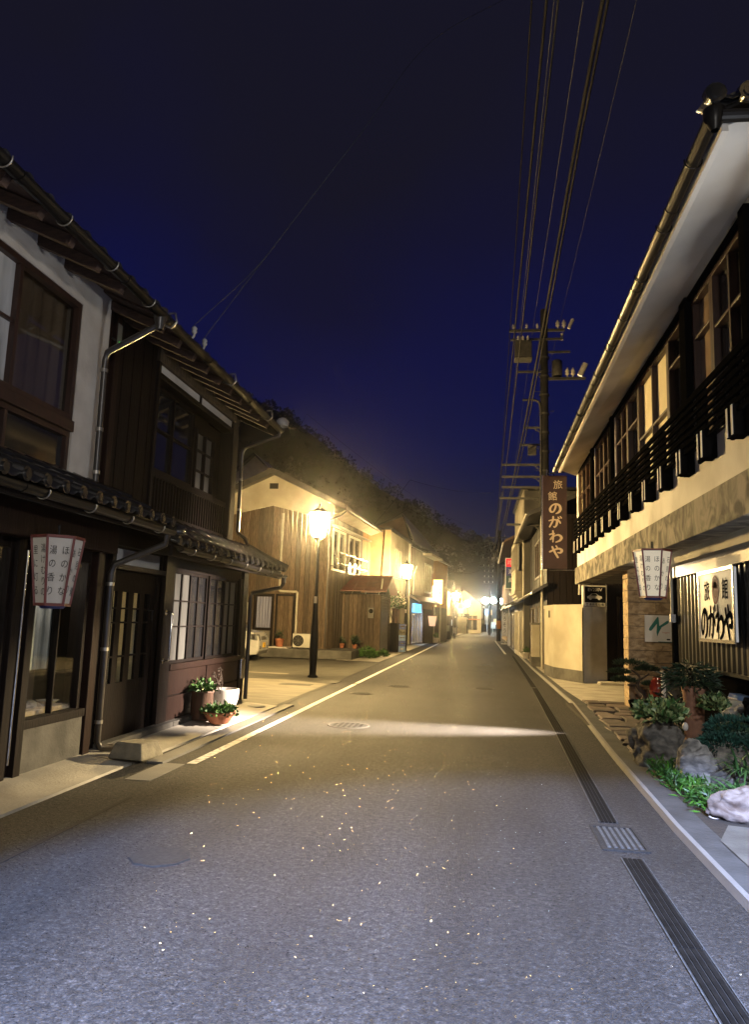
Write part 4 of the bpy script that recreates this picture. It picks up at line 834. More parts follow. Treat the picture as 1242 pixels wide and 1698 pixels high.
# ================================================================== weathered board house with cream gable
H3 = thing('gable_house', "weathered board house with a cream gable, facing the car park behind the first lamp", "house", (-8.5, 30, 0))
FF = ((0, 28.0, 0), (1, 0, 0), (0, -1, 0))
a = MB(); shell(a, [(-11.2, 28.2), (-6.0, 28.2), (-5.5, 34.3), (-11.2, 34.3)], 0, 5.6); a.build('inner_wall', 'void', H3)
def boards(mb, fr, a0, a1, z0, ztop, holes=(), w=.19, rng=random.Random(5), mi=0):
    mb.at(*fr); n = int(round((a1 - a0) / w)); w = (a1 - a0) / n
    for i in range(n):
        x0, x1 = a0 + i * w, a0 + (i + 1) * w - .014; d = rng.uniform(0, .012); zt = ztop((x0 + x1) / 2) if callable(ztop) else ztop; segs = [(z0, zt)]
        for h in holes:
            if h[0] < (x0 + x1) / 2 < h[1]: segs = [s for z in segs for s in ((z[0], min(z[1], h[2])), (max(z[0], h[3]), z[1])) if s[1] > s[0] + .01]
        for s in segs: mb.box(x0, x1, -.06, d, s[0], s[1], mi)
    mb.fr = None; return mb
apex = lambda x: 5.83 - abs(x + 8.17) * .235
a = MB(); boards(a, FF, -11.2, -5.8, .33, apex, [(-9.42, -8.98, 1.22, 2.0), (-8.74, -7.92, .33, 2.36)]); a.build('board_wall', 'board', H3)
a = MB(); a.prism([(-11.4, 28.0, 5.0), (-11.4, 27.94, 5.0)], (0, 0, 0)) if False else None
a.prism([(-11.25, 27.93, 5.10), (-8.17, 27.93, 5.815), (-5.70, 27.93, 5.235), (-5.70, 27.93, 5.86), (-8.17, 27.93, 7.04), (-11.25, 27.93, 5.56)], (0, .12, 0)); a.build('gable', 'cream', H3)
a = MB(); a.box(-8.33, -7.98, 27.915, 27.945, 6.48, 6.70); a.build('vent', 'void', H3)
a = MB(); a.hexa([(-8.17, 27.55, 7.02), (-8.17, 34.6, 7.02), (-4.75, 34.6, 5.62), (-5.15, 27.55, 5.62), (-8.17, 27.55, 7.26), (-8.17, 34.6, 7.26), (-4.75, 34.6, 5.80), (-5.15, 27.55, 5.80)])
a.hexa([(-11.9, 27.55, 5.3), (-11.9, 34.6, 5.3), (-8.17, 34.6, 7.02), (-8.17, 27.55, 7.02), (-11.9, 27.55, 5.5), (-11.9, 34.6, 5.5), (-8.17, 34.6, 7.26), (-8.17, 27.55, 7.26)]); a.build('roof', 'tile2', H3)
a = MB(); a.hexa([(-5.8, 28.1, 5.42), (-5.2, 34.5, 5.42), (-4.80, 34.5, 5.58), (-5.22, 27.6, 5.58), (-5.8, 28.1, 5.45), (-5.2, 34.5, 5.45), (-4.80, 34.5, 5.61), (-5.22, 27.6, 5.61)]); a.build('soffit', 'cream', H3)
gutter(H3, (-5.12, 27.6, 5.66), (-4.70, 34.6, 5.66), .06, 'gutter', 0)
a = MB(); a.tube([(-5.15, 27.62, 5.58), (-5.35, 27.7, 5.42), (-5.80, 27.9, 5.30), (-5.84, 27.9, 5.2), (-5.84, 27.9, .4)], .035, 8); a.build('downpipe', 'pipe', H3)
SU = Vector((.6, 6.4, 0)).normalized(); SV = Vector((SU.y, -SU.x, 0)); FS = ((-5.8, 28.0, 0), SU, SV)
a = MB(); boards(a, FS, 0, 5.0, .33, 5.45, [(.25, 2.05, 3.35, 5.0), (2.55, 4.45, 3.35, 5.0)]); a.build('side_wall', 'board', H3)
a = MB(); boards(a, FS, 5.0, 6.42, .33, 5.45); a.build('side_wall', 'board2', H3)
for x0, x1 in ((.25, 2.05), (2.55, 4.45)): window(H3, FS, x0, x1, 3.35, 5.0, 2, 1, .06, -.06, .05, fm='pipew', pm=['darkpane', 'glassd'], curtain='curtain')
a = MB().at(*FS); a.hexa([(.1, 0, 5.05), (5.0, 0, 5.05), (5.0, .42, 4.95), (.1, .42, 4.95), (.1, 0, 5.14), (5.0, 0, 5.14), (5.0, .42, 5.02), (.1, .42, 5.02)]); a.build('window_hood', 'pipew', H3)
a = MB().at(*FS); 
for z in (4.05, 3.62): a.tube([(.1, .30, z), (4.7, .30, z)], .028, 8)
for x in (.1, 1.3, 2.5, 3.6, 4.7): a.tube([(x, .30, 3.45), (x, .30, 4.06)], .02, 6); a.tube([(x, 0, 3.5), (x, .30, 3.5)], .018, 6)
a.build('balcony_rail', 'chrome', H3)
a = MB(); a.tube([(-7.72, 27.92, 5.5), (-7.72, 27.92, 2.50), (-7.69, 27.92, 2.46), (-7.04, 27.92, 2.46), (-7.0, 27.92, 2.42), (-7.0, 27.92, .84)], .048, 10); a.build('drain_pipe', 'pipew', H3)
window(H3, FF, -9.42, -8.98, 1.22, 2.0, 1, 2, .05, -.05, .03, fm='pipew', pm='darkpane')
f = MB().at(*FF); f.box(-8.74, -8.64, -.1, .04, .33, 2.36); f.box(-8.02, -7.92, -.1, .04, .33, 2.36); f.box(-8.64, -8.02, -.1, .04, 2.26, 2.36); f.box(-8.64, -8.02, -.08, .02, .95, 1.03); d = f.build('door', 'dwood', H3)
f = MB().at(*FF); n = 30; vs = []
for i in range(n + 1): x = -8.63 + .61 * i / n; dd = -.05 + .02 * math.sin(i * 1.1); vs += [(x, dd, 1.05), (x, dd, 2.24)]
f.add(vs, [(2 * i, 2 * i + 1, 2 * i + 3, 2 * i + 2) for i in range(n)], 0, True); f.build('curtain', 'curtainb', d)
f = MB().at(*FF); f.box(-8.64, -8.02, -.07, -.04, .33, .95); f.build('lower_panel', 'greywall', d)
f = MB().at(*FF); f.box(-7.86, -7.78, .0, .03, .4, 2.36); f.box(-7.18, -7.08, .0, .03, .4, 2.36); f.box(-7.78, -7.18, 0, .03, 2.28, 2.36); f.build('door_frame', 'dwood', H3)
a = MB(); a.box(-9.0, -4.62, 26.9, 28.0, 0, .33); a.box(-5.74, -4.62, 28.0, 30.0, 0, .33); a.build('plinth', 'concrete_d', H3, bevel=.02)
# wall light, meter and small bits near the corner
a = MB(); a.box(-6.35, -6.22, 27.90, 27.98, 1.85, 2.08); a.build('switch_box', 'pipew', H3, bevel=.01)

t = thing('air_conditioner', "cream outdoor air conditioner unit on the plinth of the board house", "air conditioner", (-6.62, 27.6, .33))
a = MB(); a.box(-6.98, -6.26, 27.42, 27.72, .37, .88); a.build('case', 'acwhite', t, bevel=.015)
a = MB().at((-6.76, 27.415, .62), (1, 0, 0), (0, 0, 1)); a.lathe([(.215, 0), (.215, .004), (0, .004)], n=24) if False else None
a.fr = None; a.prism([(-6.76 + .21 * math.cos(2 * math.pi * j / 28), 27.416, .62 + .21 * math.sin(2 * math.pi * j / 28)) for j in range(28)], (0, .006, 0)); a.build('fan_opening', 'void', t)
a = MB()
for r_ in (.05, .1, .15, .205): a.tube([(-6.76 + r_ * math.cos(2 * math.pi * j / 24), 27.408, .62 + r_ * math.sin(2 * math.pi * j / 24)) for j in range(25)], .005, 5)
for k in range(4): b = math.pi * k / 4; a.tube([(-6.76 - .2 * math.cos(b), 27.408, .62 - .2 * math.sin(b)), (-6.76 + .2 * math.cos(b), 27.408, .62 + .2 * math.sin(b))], .004, 5)
a.build('fan_guard', 'greywall', t)
a = MB(); a.box(-6.92, -6.82, 27.44, 27.70, .33, .37); a.box(-6.42, -6.32, 27.44, 27.70, .33, .37); a.build('foot', 'rubber', t)
t = MB(); t.box(-7.86, -7.12, 27.2, 27.85, .33, .37); tag(t.build('white_board', 'potw', None, (-7.5, 27.5, .33)), "white board lying on the plinth under the orange pot", "board")
def pot(x, y, z, r, h, label, cat, m='clay', plant=None, n=60, l=.12):
    t = thing('potted_plant' if plant else 'plant_pot', label, cat, (x, y, z)); a = MB(); a.lathe([(r * .7, 0), (r * .74, .01), (r * .95, h * .82), (r, h * .84), (r, h), (r * .88, h), (r * .85, h * .85), (0, h * .84)], (x, y, z), 20); a.build('pot', m, t)
    if plant: a = MB(); leafy(a, (x, y, z + h), (r * .9, r * .9, l * 1.6), n, l, l * .35); a.build('foliage', plant, t)
pot(-7.50, 27.5, .37, .17, .30, "orange plant pot on the white board beside the air conditioner", "plant pot", 'clay', 'leafd', 30, .16)
pot(-5.45, 29.4, .33, .10, .18, "small potted plant at the left foot of the tin roofed shed", "potted plant", 'clay', 'leafd', 40, .14)
pot(-4.95, 29.5, .33, .10, .16, "small potted plant with tall dark leaves at the right foot of the tin roofed shed", "potted plant", 'clay', 'leafd', 60, .2)
t = MB(); leafy(t, (-4.35, 28.9, .05), (.45, .55, .35), 500, .12, .07); tag(t.build('shrub', 'leaf', None, (-4.35, 28.9, 0)), "low dark green shrub at the corner of the plinth below the shed shutter", "shrub")
t = MB(); leafy(t, (-3.95, 30.1, .05), (.28, .5, .22), 260, .12, .07); tag(t.build('shrub', 'leaf', None, (-3.95, 30.1, 0)), "smaller flat shrub on the pavement beyond the plinth corner", "shrub")

# ------------------------------------------------------------------ shed with red tin roof and shutter
SH = thing('tin_roof_shed', "board shed with a rusty red tin roof and a roller shutter facing the street", "shed", (-5, 31.5, 0))
FA = ((0, 30.0, 0), (1, 0, 0), (0, -1, 0)); FB = ((-4.05, 30.0, 0), (0, 1, 0), (1, 0, 0))
a = MB(); shell(a, [(-6.1, 30.07), (-4.14, 30.07), (-4.14, 33.6), (-6.1, 33.6)], 0, 2.5); a.build('inner_wall', 'void', SH)
a = MB(); boards(a, FA, -6.18, -4.12, .33, 2.56, w=.17); a.build('board_wall', 'board', SH)
for y0, y1 in ((29.94, 30.1), (33.1, 33.25)): a = MB(); a.box(-4.16, -4.02, y0, y1, 0, 2.6); a.build('post', 'board', SH)
a = MB(); a.prism([(-4.10, 30.1, 2.45), (-4.10, 33.2, 2.45), (-4.10, 33.2, 2.6), (-4.10, 31.75, 3.22), (-4.10, 30.1, 2.6)], (.06, 0, 0)); a.build('gable', 'greywall', SH)
a = MB(); [a.box(-4.12, -4.07 + (.012 if i % 2 else 0), 30.12, 33.1, .04 + i * .0602, .04 + (i + 1) * .0602 - .004) for i in range(40)]; a.build('shutter', 'shutter', SH)
a = MB()
for s, (ye, yr) in enumerate(((29.62, 31.75), (33.75, 31.75))):
    a.hexa([(-6.5, ye, 2.60), (-3.75, ye, 2.60), (-3.75, yr, 3.34), (-6.5, yr, 3.34), (-6.5, ye, 2.64), (-3.75, ye, 2.64), (-3.75, yr, 3.38), (-6.5, yr, 3.38)])
    for k in range(7): x = -6.5 + k * .456; a.beam((x, ye, 2.652), (x, yr, 3.392), .03, .035)
a.build('roof', 'rooftin', SH)
gutter(SH, (-6.5, 29.60, 2.57), (-3.78, 29.60, 2.55), .05, 'gutter', 5, (0, -1, 0))
a = MB(); a.tube([(-6.4, 29.6, 2.52), (-6.38, 29.65, 2.35), (-6.22, 29.85, 2.2), (-6.22, 29.9, .4)], .032, 8); a.build('downpipe', 'pipe', SH)
a = MB(); a.tube([(-4.0, 29.9, 2.72), (-3.97, 30.0, 3.15)], .03, 8); a.build('pipe_stub', 'pipew', SH)
a = MB(); a.box(-4.52, -4.28, 29.88, 29.98, 1.55, 1.98); a.at((-4.40, 29.87, 1.82), (1, 0, 0), (0, 0, 1)); mtr = a.build('electric_meter', 'greywall', SH, bevel=.02)
a = MB(); a.prism([(-4.40 + .085 * math.cos(2 * math.pi * j / 20), 29.85, 1.83 + .085 * math.sin(2 * math.pi * j / 20)) for j in range(20)], (0, .03, 0)); a.build('dial', 'darkpane', mtr)

# ------------------------------------------------------------------ ochre stucco house
H4 = thing('stucco_house', "ochre stucco house behind the second street lamp, flat front with one sliding window", "house", (-6, 40, 0))
U4 = Vector((.42, 6.5, 0)).normalized(); V4 = Vector((U4.y, -U4.x, 0)); FC = ((-4.72, 38.3, 0), U4, V4); FD = ((0, 38.3, 0), (1, 0, 0), (0, -1, 0))
a = MB().at(*FC); a.holes(0, 6.6, -.2, 0, 0, 6.18, [(1.2, 3.5, 3.75, 5.45), (1.0, 3.3, .1, 2.2)]); a.build('wall', 'cream', H4)
a = MB().at(*FD); a.box(-9, -4.73, -.2, 0, 0, 6.18); a.build('front_wall', 'stucco', H4)
a = MB(); shell(a, [(-9, 38.5), (-4.95, 38.5), (-4.55, 44.8), (-9, 44.8)], 0, 6.15); a.build('inner_wall', 'void', H4)
window(H4, FC, 1.2, 3.5, 3.75, 5.45, 3, 1, .07, -.10, .03, fm='pipew', pm=['darkpane', 'glassd', 'darkpane'], curtain='curtain')
window(H4, FC, 1.0, 3.3, .1, 2.2, 2, 1, .06, -.10, .01, fm='framew', pm='darkpane', name='sliding_door')
a = MB().at(*FC); a.box(-.05, 6.65, -4.3, .10, 6.18, 6.30); a.build('roof', 'tile2', H4)
a = MB(); a.tube([(-5.05, 38.25, 6.15), (-5.08, 38.23, 5.0), (-5.15, 38.23, 3.6), (-5.05, 38.2, 2.6)], .025, 6); a.build('service_cable', 'cable', H4)
gutter(H4, (-4.66, 38.3, 6.16), (-4.25, 44.7, 6.16), .05, 'gutter', 0)
a = MB(); a.tube([(-4.30, 44.4, 6.1), (-4.22, 44.4, .1)], .04, 8); a.build('downpipe', 'pipew', H4)

# planter box with a bush, and the stack of blue crates beside it
t = thing('planter_box', "dark timber planter box with a tall pale flowering bush, in front of the ochre house", "planter", (-4.05, 35.4, 0))
a = MB(); a.box(-4.42, -3.82, 34.9, 35.6, .02, 1.36); a.build('box', 'dwood', t, bevel=.015)
a = MB(); r_ = random.Random(4); leafy(a, (-4.1, 35.3, 2.05), (.50, .55, .78), 900, .13, .08, 0, .2, r_); a.build('foliage', 'leaf', t)
a = MB(); leafy(a, (-4.05, 35.2, 2.15), (.54, .6, .82), 240, .10, .08, 0, .2, r_); a.build('blossom', 'flower', t)
a = MB(); [a.tube([(-4.1, 35.3, 1.3), (-4.1 + r_.uniform(-.2, .2), 35.3 + r_.uniform(-.2, .2), 1.9), (-4.1 + r_.uniform(-.4, .4), 35.3 + r_.uniform(-.3, .3), 2.5)], [.03, .02, .008], 6) for _ in range(5)]; a.build('stem', 'bark', t)
cr = ['bluelt', 'blue', 'bluelt', 'greywall', 'blue']
crl = ["pale blue crate at the bottom of the stack by the planter box", "second crate up in the stack by the planter box, deep blue", "middle crate in the stack by the planter box, pale blue", "grey crate, fourth up in the stack by the planter box", "deep blue crate on top of the stack by the planter box"]
for i in range(5):
    z = .03 + i * .262; x0, y0 = -3.80 + .008 * (i % 2), 35.05
    t = MB(); t.box(x0, x0 + .30, y0, y0 + .42, z, z + .03); 
    for b in ((x0, x0 + .30, y0, y0 + .02), (x0, x0 + .30, y0 + .40, y0 + .42), (x0, x0 + .02, y0 + .02, y0 + .40), (x0 + .28, x0 + .30, y0 + .02, y0 + .40)): t.box(*b, z + .03, z + .11); t.box(*b, z + .16, z + .255)
    for cx in (x0, x0 + .26):
        for cy in (y0, y0 + .38): t.box(cx, cx + .04, cy, cy + .04, z + .11, z + .16)
    tag(t.build('crate', cr[i], None, (x0 + .15, y0 + .2, z)), crl[i], 'crate', 'crates stacked by the planter')

# ------------------------------------------------------------------ shop with blue sign and lit front
H5 = thing('corner_shop', "taupe gabled shop house with a blue lit sign and bright glass front", "shop", (-5.5, 48, 0))
U5 = Vector((.9, 8.0, 0)).normalized(); V5 = Vector((U5.y, -U5.x, 0)); FE = ((-4.30, 45.6, 0), U5, V5)
a = MB().at(*FE); a.holes(0, 8.0, -.2, 0, 0, 6.05, [(4.6, 7.0, 3.4, 5.4), (.5, 4.2, .05, 2.25)]); a.build('wall', 'stucco_g', H5)
a = MB().at(*FE); a.box(4.35, 8.0, 0, .03, .03, 2.3); a.build('lower_wall', 'rwood', H5)
a = MB(); a.prism([(-9, 45.5, 0), (-4.31, 45.5, 0), (-4.31, 45.5, 6.2), (-4.9, 45.5, 7.9), (-9, 45.5, 6.3)], (0, .18, 0)); a.build('gable', 'stucco_g', H5)
a = MB(); shell(a, [(-9, 45.8), (-5.6, 45.8), (-4.6, 53.4), (-9, 53.4)], 0, 5.9); a.build('inner_wall', 'void', H5)
a = MB(); a.hexa([(-4.05, 45.3, 6.15), (-3.0, 53.8, 6.15), (-4.6, 53.8, 7.95), (-4.9, 45.3, 7.95), (-4.05, 45.3, 6.28), (-3.0, 53.8, 6.28), (-4.6, 53.8, 8.1), (-4.9, 45.3, 8.1)]); a.build('roof', 'tile2', H5)
a = MB().at(*FE); a.box(3.8, 8.2, 0, .62, 5.86, 6.0); a.build('soffit', 'cream', H5)
window(H5, FE, 4.6, 7.0, 3.4, 5.4, 3, 1, .08, -.10, .05, fm='pipew', pm=['glassd', 'darkpane', 'glassd'], curtain='curtain')
a = MB(); a.hexa([(-4.30, 45.3, 2.95), (-3.40, 52.5, 2.95), (-2.80, 52.4, 2.62), (-3.70, 45.2, 2.62), (-4.30, 45.3, 3.12), (-3.40, 52.5, 3.12), (-2.80, 52.4, 2.72), (-3.70, 45.2, 2.72)]); a.build('pent_roof', 'tile2', H5)
a = MB().at(*FE); a.box(.5, 4.2, -1.25, -1.20, .05, 2.25); a.build('interior_wall', 'shoplit', H5)
a = MB().at(*FE); a.box(.45, 4.25, -1.25, -.2, .03, .08); a.box(.45, 4.25, -1.25, -.2, 2.27, 2.32); a.build('interior_floor', 'potw', H5)
window(H5, FE, .5, 4.2, .05, 2.25, 4, 1, .06, -.10, .02, fm='chrome', pm='glass', name='shop_front', rows=(1.9,))
a = MB().at(*FE)
for k in range(9): x = .7 + k * .38; a.box(x, x + .20, -.9, -.6, .1, rnd.uniform(.4, 1.2), 0)
a.build('goods', 'blue', H5)
a = MB().at(*FE); a.box(.2, 2.2, .1, .30, 2.02, 2.56); sg = a.build('shop_sign', 'bluelit', H5, bevel=.02)
a = MB().at(*FE); a.fr = None
o = Vector((-4.30, 45.6, 0)) + U5 * 1.2 + V5 * .303
text(a, "酒", o + U5 * -.45 + Vector((0, 0, 2.29)), U5, (0, 0, 1), .40); text(a, "たばこ", o + U5 * .45 + Vector((0, 0, 2.29)), U5, (0, 0, 1), .26); a.build('lettering', 'potw', sg)
a = MB(); a.tube([(-4.15, 45.9, 3.1), (-4.12, 46.0, 4.4), (-4.0, 46.4, 4.9)], .03, 8); a.build('service_pipe', 'pipew', H5)
t = thing('lantern_sign', "pinkish tapered paper lantern hanging below the pent roof past the blue shop sign", "lantern sign", (-3.42, 51.5, 1.5))
a = MB(); a.lathe([(.20, 1.18), (.30, 1.86), (.28, 1.88), (.02, 1.88)], (-3.30, 51.6, 0), 6, 0, False); a.lathe([(.02, 1.17), (.20, 1.18)], (-3.30, 51.6, 0), 6, 0, False); a.build('paper_shade', 'litlantern', t)
a = MB(); a.lathe([(.31, 1.86), (.31, 1.90)], (-3.30, 51.6, 0), 6); a.tube([(-3.30, 51.6, 1.88), (-3.30, 51.6, 2.6)], .012, 5); a.build('hanger', 'frame_red', t)
pot(-3.10, 53.2, .02, .2, .34, "potted plant between the lit shop front and the dark brown shop wall", "potted plant", 'potw', 'leaf', 60, .2)

# ------------------------------------------------------------------ orange lit shop front and its pole sign
H6 = thing('snack_bar', "orange fronted shop with a dark brown lower wall beside the glowing upright sign", "shop", (-5, 57, 0))
FG = ((-3.42, 53.9, 0), U5, V5)
a = MB().at(*FG); a.box(0, 6.5, -.2, 0, 2.55, 6.0); a.build('upper_wall', 'board2', H6)
a = MB().at(*FG); a.box(0, 6.5, -.2, .03, 0, 2.55); a.build('lower_wall', 'rwood', H6)
a = MB(); a.box(-7, -3.45, 53.75, 53.95, 0, 5.7); a.build('front_wall', 'stucco', H6)
a = MB(); a.hexa([(-3.0, 53.6, 5.9), (-2.3, 60.6, 5.9), (-6, 60.6, 7.4), (-6, 53.6, 7.4), (-3.0, 53.6, 6.02), (-2.3, 60.6, 6.02), (-6, 60.6, 7.52), (-6, 53.6, 7.52)]); a.build('roof', 'tile2', H6)
a = MB().at(*FG); a.box(.3, 1.1, .03, .08, 2.56, 3.9); a.build('shop_board', 'winlit', H6, bevel=.01)
t = thing('pole_sign', "tall glowing orange and white upright sign on a post, left side of the street", "sign", (-3.05, 53.2, 0))
a = MB(); a.box(-3.36, -2.72, 53.1, 53.32, 2.75, 4.45); a.build('sign_box', 'signlit', t, bevel=.03)
a = MB(); a.box(-3.38, -3.0, 53.06, 53.098, 2.9, 4.0); a.build('sign_face', 'signlitw', t)
a = MB(); text(a, "スナック", (-3.04, 53.09, 4.25), (1, 0, 0), (0, 0, 1), .15); [text(a, c, (-2.86, 53.09, 3.75 - i * .24), (1, 0, 0), (0, 0, 1), .22) for i, c in enumerate("夕なぎ")]; a.build('lettering', 'redink', t)
a = MB(); a.tube([(-3.28, 53.2, 0), (-3.28, 53.2, 2.75)], .05, 8); a.build('post', 'pipew', t); a = MB(); a.tube([(-2.85, 53.2, 0), (-2.85, 53.2, 2.75)], .06, 8); a.build('post', 'pipew', t)

for i, (x, y, w, lab) in enumerate(((-3.30, 61.5, .75, "dark drinks machine with a red top lamp beside the glowing sign post"), (-2.95, 64.0, 1.0, "dark drinks machine, the farther and wider of the two"))):
    t = thing('drinks_machine', lab, 'vending machine', (x, y, .02), 'drinks machines past the snack bar')
    a = MB(); a.box(x - w / 2, x + w / 2, y, y + .7, .02, 2.0); a.build('cabinet', 'black', t, bevel=.02)
    a = MB(); a.box(x - .02, x + w * .3, y - .012, y - .002, 1.55, 1.66) if i == 0 else a.box(x + w / 2 + .002, x + w / 2 + .012, y + .1, y + .6, 1.2, 1.7); a.build('display_window', 'machine', t)
    a = MB(); a.box(x - w * .1, x + w * .35, y - .008, y - .002, .7, 1.2); a.build('delivery_panel', 'greywall', t)
t = MB(); t.lathe([(.0, 0), (.13, .03), (.16, .14), (.13, .25), (0, .28)], (-3.25, 61.0, 2.02), 14)
tag(t.build('red_lamp', 'redled', None, (-3.25, 61., 2.0)), "round red lamp on top of the nearer drinks machine", "lamp"); 

# motor scooter parked further on
t = thing('scooter', "dark scooter parked at the kerb beside the third street lamp", "scooter", (-2.5, 69, 0))
a = MB(); a.prism([(-2.5, 68.3, .25), (-2.5, 69.9, .25), (-2.5, 70.0, .75), (-2.5, 69.4, .82), (-2.5, 69.0, .45), (-2.5, 68.7, .42), (-2.5, 68.55, 1.0), (-2.5, 68.4, 1.0)], (.3, 0, 0)); a.build('body', 'potw', t, bevel=.05)
for y in (68.35, 69.75): 
    a = MB(); a.tube([(-2.35, y + .2 * math.cos(2 * math.pi * j / 18), .26 + .2 * math.sin(2 * math.pi * j / 18)) for j in range(19)], .055, 8); a.build('wheel', 'rubber', t)
a = MB(); a.tube([(-2.7, 68.5, 1.05), (-2.0, 68.5, 1.05)], .03, 6); a.build('handlebar', 'iron', t)
a = MB(); a.box(-2.5, -2.2, 69.2, 69.9, .82, .9); a.build('seat', 'rubber', t, bevel=.02)

# ------------------------------------------------------------------ far end of the street
def block_house(name, label, cat, x0, x1, y0, y1, h, ridge, wm, lit=(), ax='x', over=.4, rm='tile2', fac=True):
    t = thing(name, label, cat, ((x0 + x1) / 2, y0, 0)); a = MB(); a.box(x0, x1, y0, y1, 0, h); a.build('wall', wm, t); xm, ym = (x0 + x1) / 2, (y0 + y1) / 2
    if ax == 'y':    # ridge runs away from the viewer: gable faces the viewer
        a = MB(); a.prism([(x0, y0, h), (x1, y0, h), (xm, y0, ridge)], (0, y1 - y0, 0)); a.build('gable', wm, t); a = MB()
        for xe in (x0 - over, x1 + over):
            ze = h - over * (ridge - h) / (xm - x0); a.hexa([(xe, y0 - over, ze), (xm, y0 - over, ridge), (xm, y1, ridge), (xe, y1, ze), (xe, y0 - over, ze + .16), (xm, y0 - over, ridge + .16), (xm, y1, ridge + .16), (xe, y1, ze + .16)])
        a.build('roof', rm, t)
    else:
        a = MB()
        for ye in (y0 - over, y1 + over):
            ze = h - over * (ridge - h) / (ym - y0); a.hexa([(x0 - over, ye, ze), (x1 + over, ye, ze), (x1 + over, ym, ridge), (x0 - over, ym, ridge), (x0 - over, ye, ze + .16), (x1 + over, ye, ze + .16), (x1 + over, ym, ridge + .16), (x0 - over, ym, ridge + .16)])
        a.build('roof', rm, t)
    for (wx0, wx1, z0, z1, m_) in lit:
        window(t, ((0, y0, 0), (1, 0, 0), (0, -1, 0)), wx0, wx1, z0, z1, 2, 1, .07, -.03, .05, fm='pipew', pm=m_)
    return t
GS = block_house('gabled_shop', "far cream gabled shop with a dark sign board, behind the row of round lamps", "shop", -4.9, .1, 108, 118, 4.2, 6.0, 'cream', ((-4.2, -2.4, 2.6, 3.6, 'winlit'), (-1.9, -.4, .4, 2.6, 'darkpane')), 'y', .6, 'tile2')
a = MB(); a.box(-4.3, -1.6, 107.3, 107.5, 2.25, 2.75); sb = a.build('sign_board', 'black', GS)
a = MB(); text(a, "和菓子", (-2.95, 107.28, 2.5), (1, 0, 0), (0, 0, 1), .5); a.build('lettering', 'potw', sb)
t = MB(); [t.box(-4.6 + .95 * k, -3.68 + .95 * k, 100.9, 101.05, .0, 1.55) for k in range(3)]; t.box(-4.65, -1.75, 100.85, 101.1, 1.55, 1.63); tag(t.build('block_wall', 'concrete', None, (-3.2, 101, 0)), "grey block wall in front of the far gabled shop", "wall")
t = MB(); t.box(-1.6, -.3, 111, 111.8, 0, .9); t.hexa([(-1.7, 110.8, 2.3), (-.1, 110.8, 2.3), (-.1, 107.6, 1.9), (-1.7, 107.6, 1.9), (-1.7, 110.8, 2.4), (-.1, 110.8, 2.4), (-.1, 107.6, 2.0), (-1.7, 107.6, 2.0)]); tag(t.build('market_awning', 'clay', None, (-1, 110, 0)), "orange awning over a stand at the right side of the far gabled shop", "awning")
block_house('town_house', "dark house between the drinks machines and the far gabled shop, left side", "house", -9, -3.1, 68, 78, 4.4, 5.4, 'stucco_g', ((-4.6, -3.5, 2.6, 3.8, 'darkpane'),), 'x', .5)
block_house('town_house', "low tiled house behind the third street lamp, left side", "house", -9, -2.9, 80, 96, 4.0, 5.6, 'dwood', (), 'x', .5)
block_house('town_house', "pale house closing the view at the end of the street, left of the utility pole", "house", .9, 4.6, 168, 178, 5.4, 7.2, 'cream', ((1.4, 2.6, 3.2, 4.6, 'winlit'), (2.8, 4.2, .5, 2.6, 'winlit')), 'y', .5)
block_house('town_house', "dim tall house far down the street, partly hidden by the bright cold lights", "house", -3.4, .6, 172, 184, 5., 7.0, 'greywall', ((-2.6, -1., 3.2, 4.4, 'winlit'),), 'x', .5)
block_house('town_house', "faint pale house up on the hillside above the timber house roof", "house", -17.6, -14.6, 50, 56, 11.4, 12.8, 'plaster', ((-16.6, -15.9, 9.9, 10.9, 'darkpane'),), 'y', .5)
t = thing('round_sign', "round blue traffic sign on a post near the end of the street", "traffic sign", (1.0, 120, 0))
a = MB(); a.tube([(1.0, 120.1, 0), (1.0, 120.1, 3.6)], .05, 8); a.build('post', 'potw', t)
a = MB(); a.prism([(1.0 + .42 * math.cos(2 * math.pi * j / 24), 120, 3.2 + .42 * math.sin(2 * math.pi * j / 24)) for j in range(24)], (0, .04, 0)); a.build('disc', 'bluelt', t)
t = MB(); t.box(1.45, 2.35, 119, 119.12, .7, 1.7); t.box(1.85, 1.95, 119.02, 119.1, 0, .7); tag(t.build('white_sign', 'signwhite', None, (1.9, 119, 0)), "white board on a short post by the road at the end of the street", "sign")
# cold bright lamps on the far pole

# ================================================================== right: the inn
FR = ((2.45, 0, 0), (0, 1, 0), (-1, 0, 0))       # facade frame of the inn: u = along the street, v = towards the road
IN = thing('inn', "white two storey inn with black slatted balcony over the stone entrance, right side", "inn", (4, 12, 0))
Y0, Y1 = 5.7, 19.55
a = MB(); a.box(2.85, 8.5, Y0 + .05, 19.4, 2.62, 5.5); a.build('inner_wall', 'void', IN)
WN = [(6.98, 8.86, 'W'), (9.12, 13.95, 'W'), (14.30, 16.45, 'W'), (16.75, 19.25, 'W')]
a = MB().at(*FR); a.holes(Y0, Y1, -.22, 0, 2.98, 5.62, [(w[0], w[1], 3.55, 5.40) for w in WN]); a.build('wall', 'white', IN)
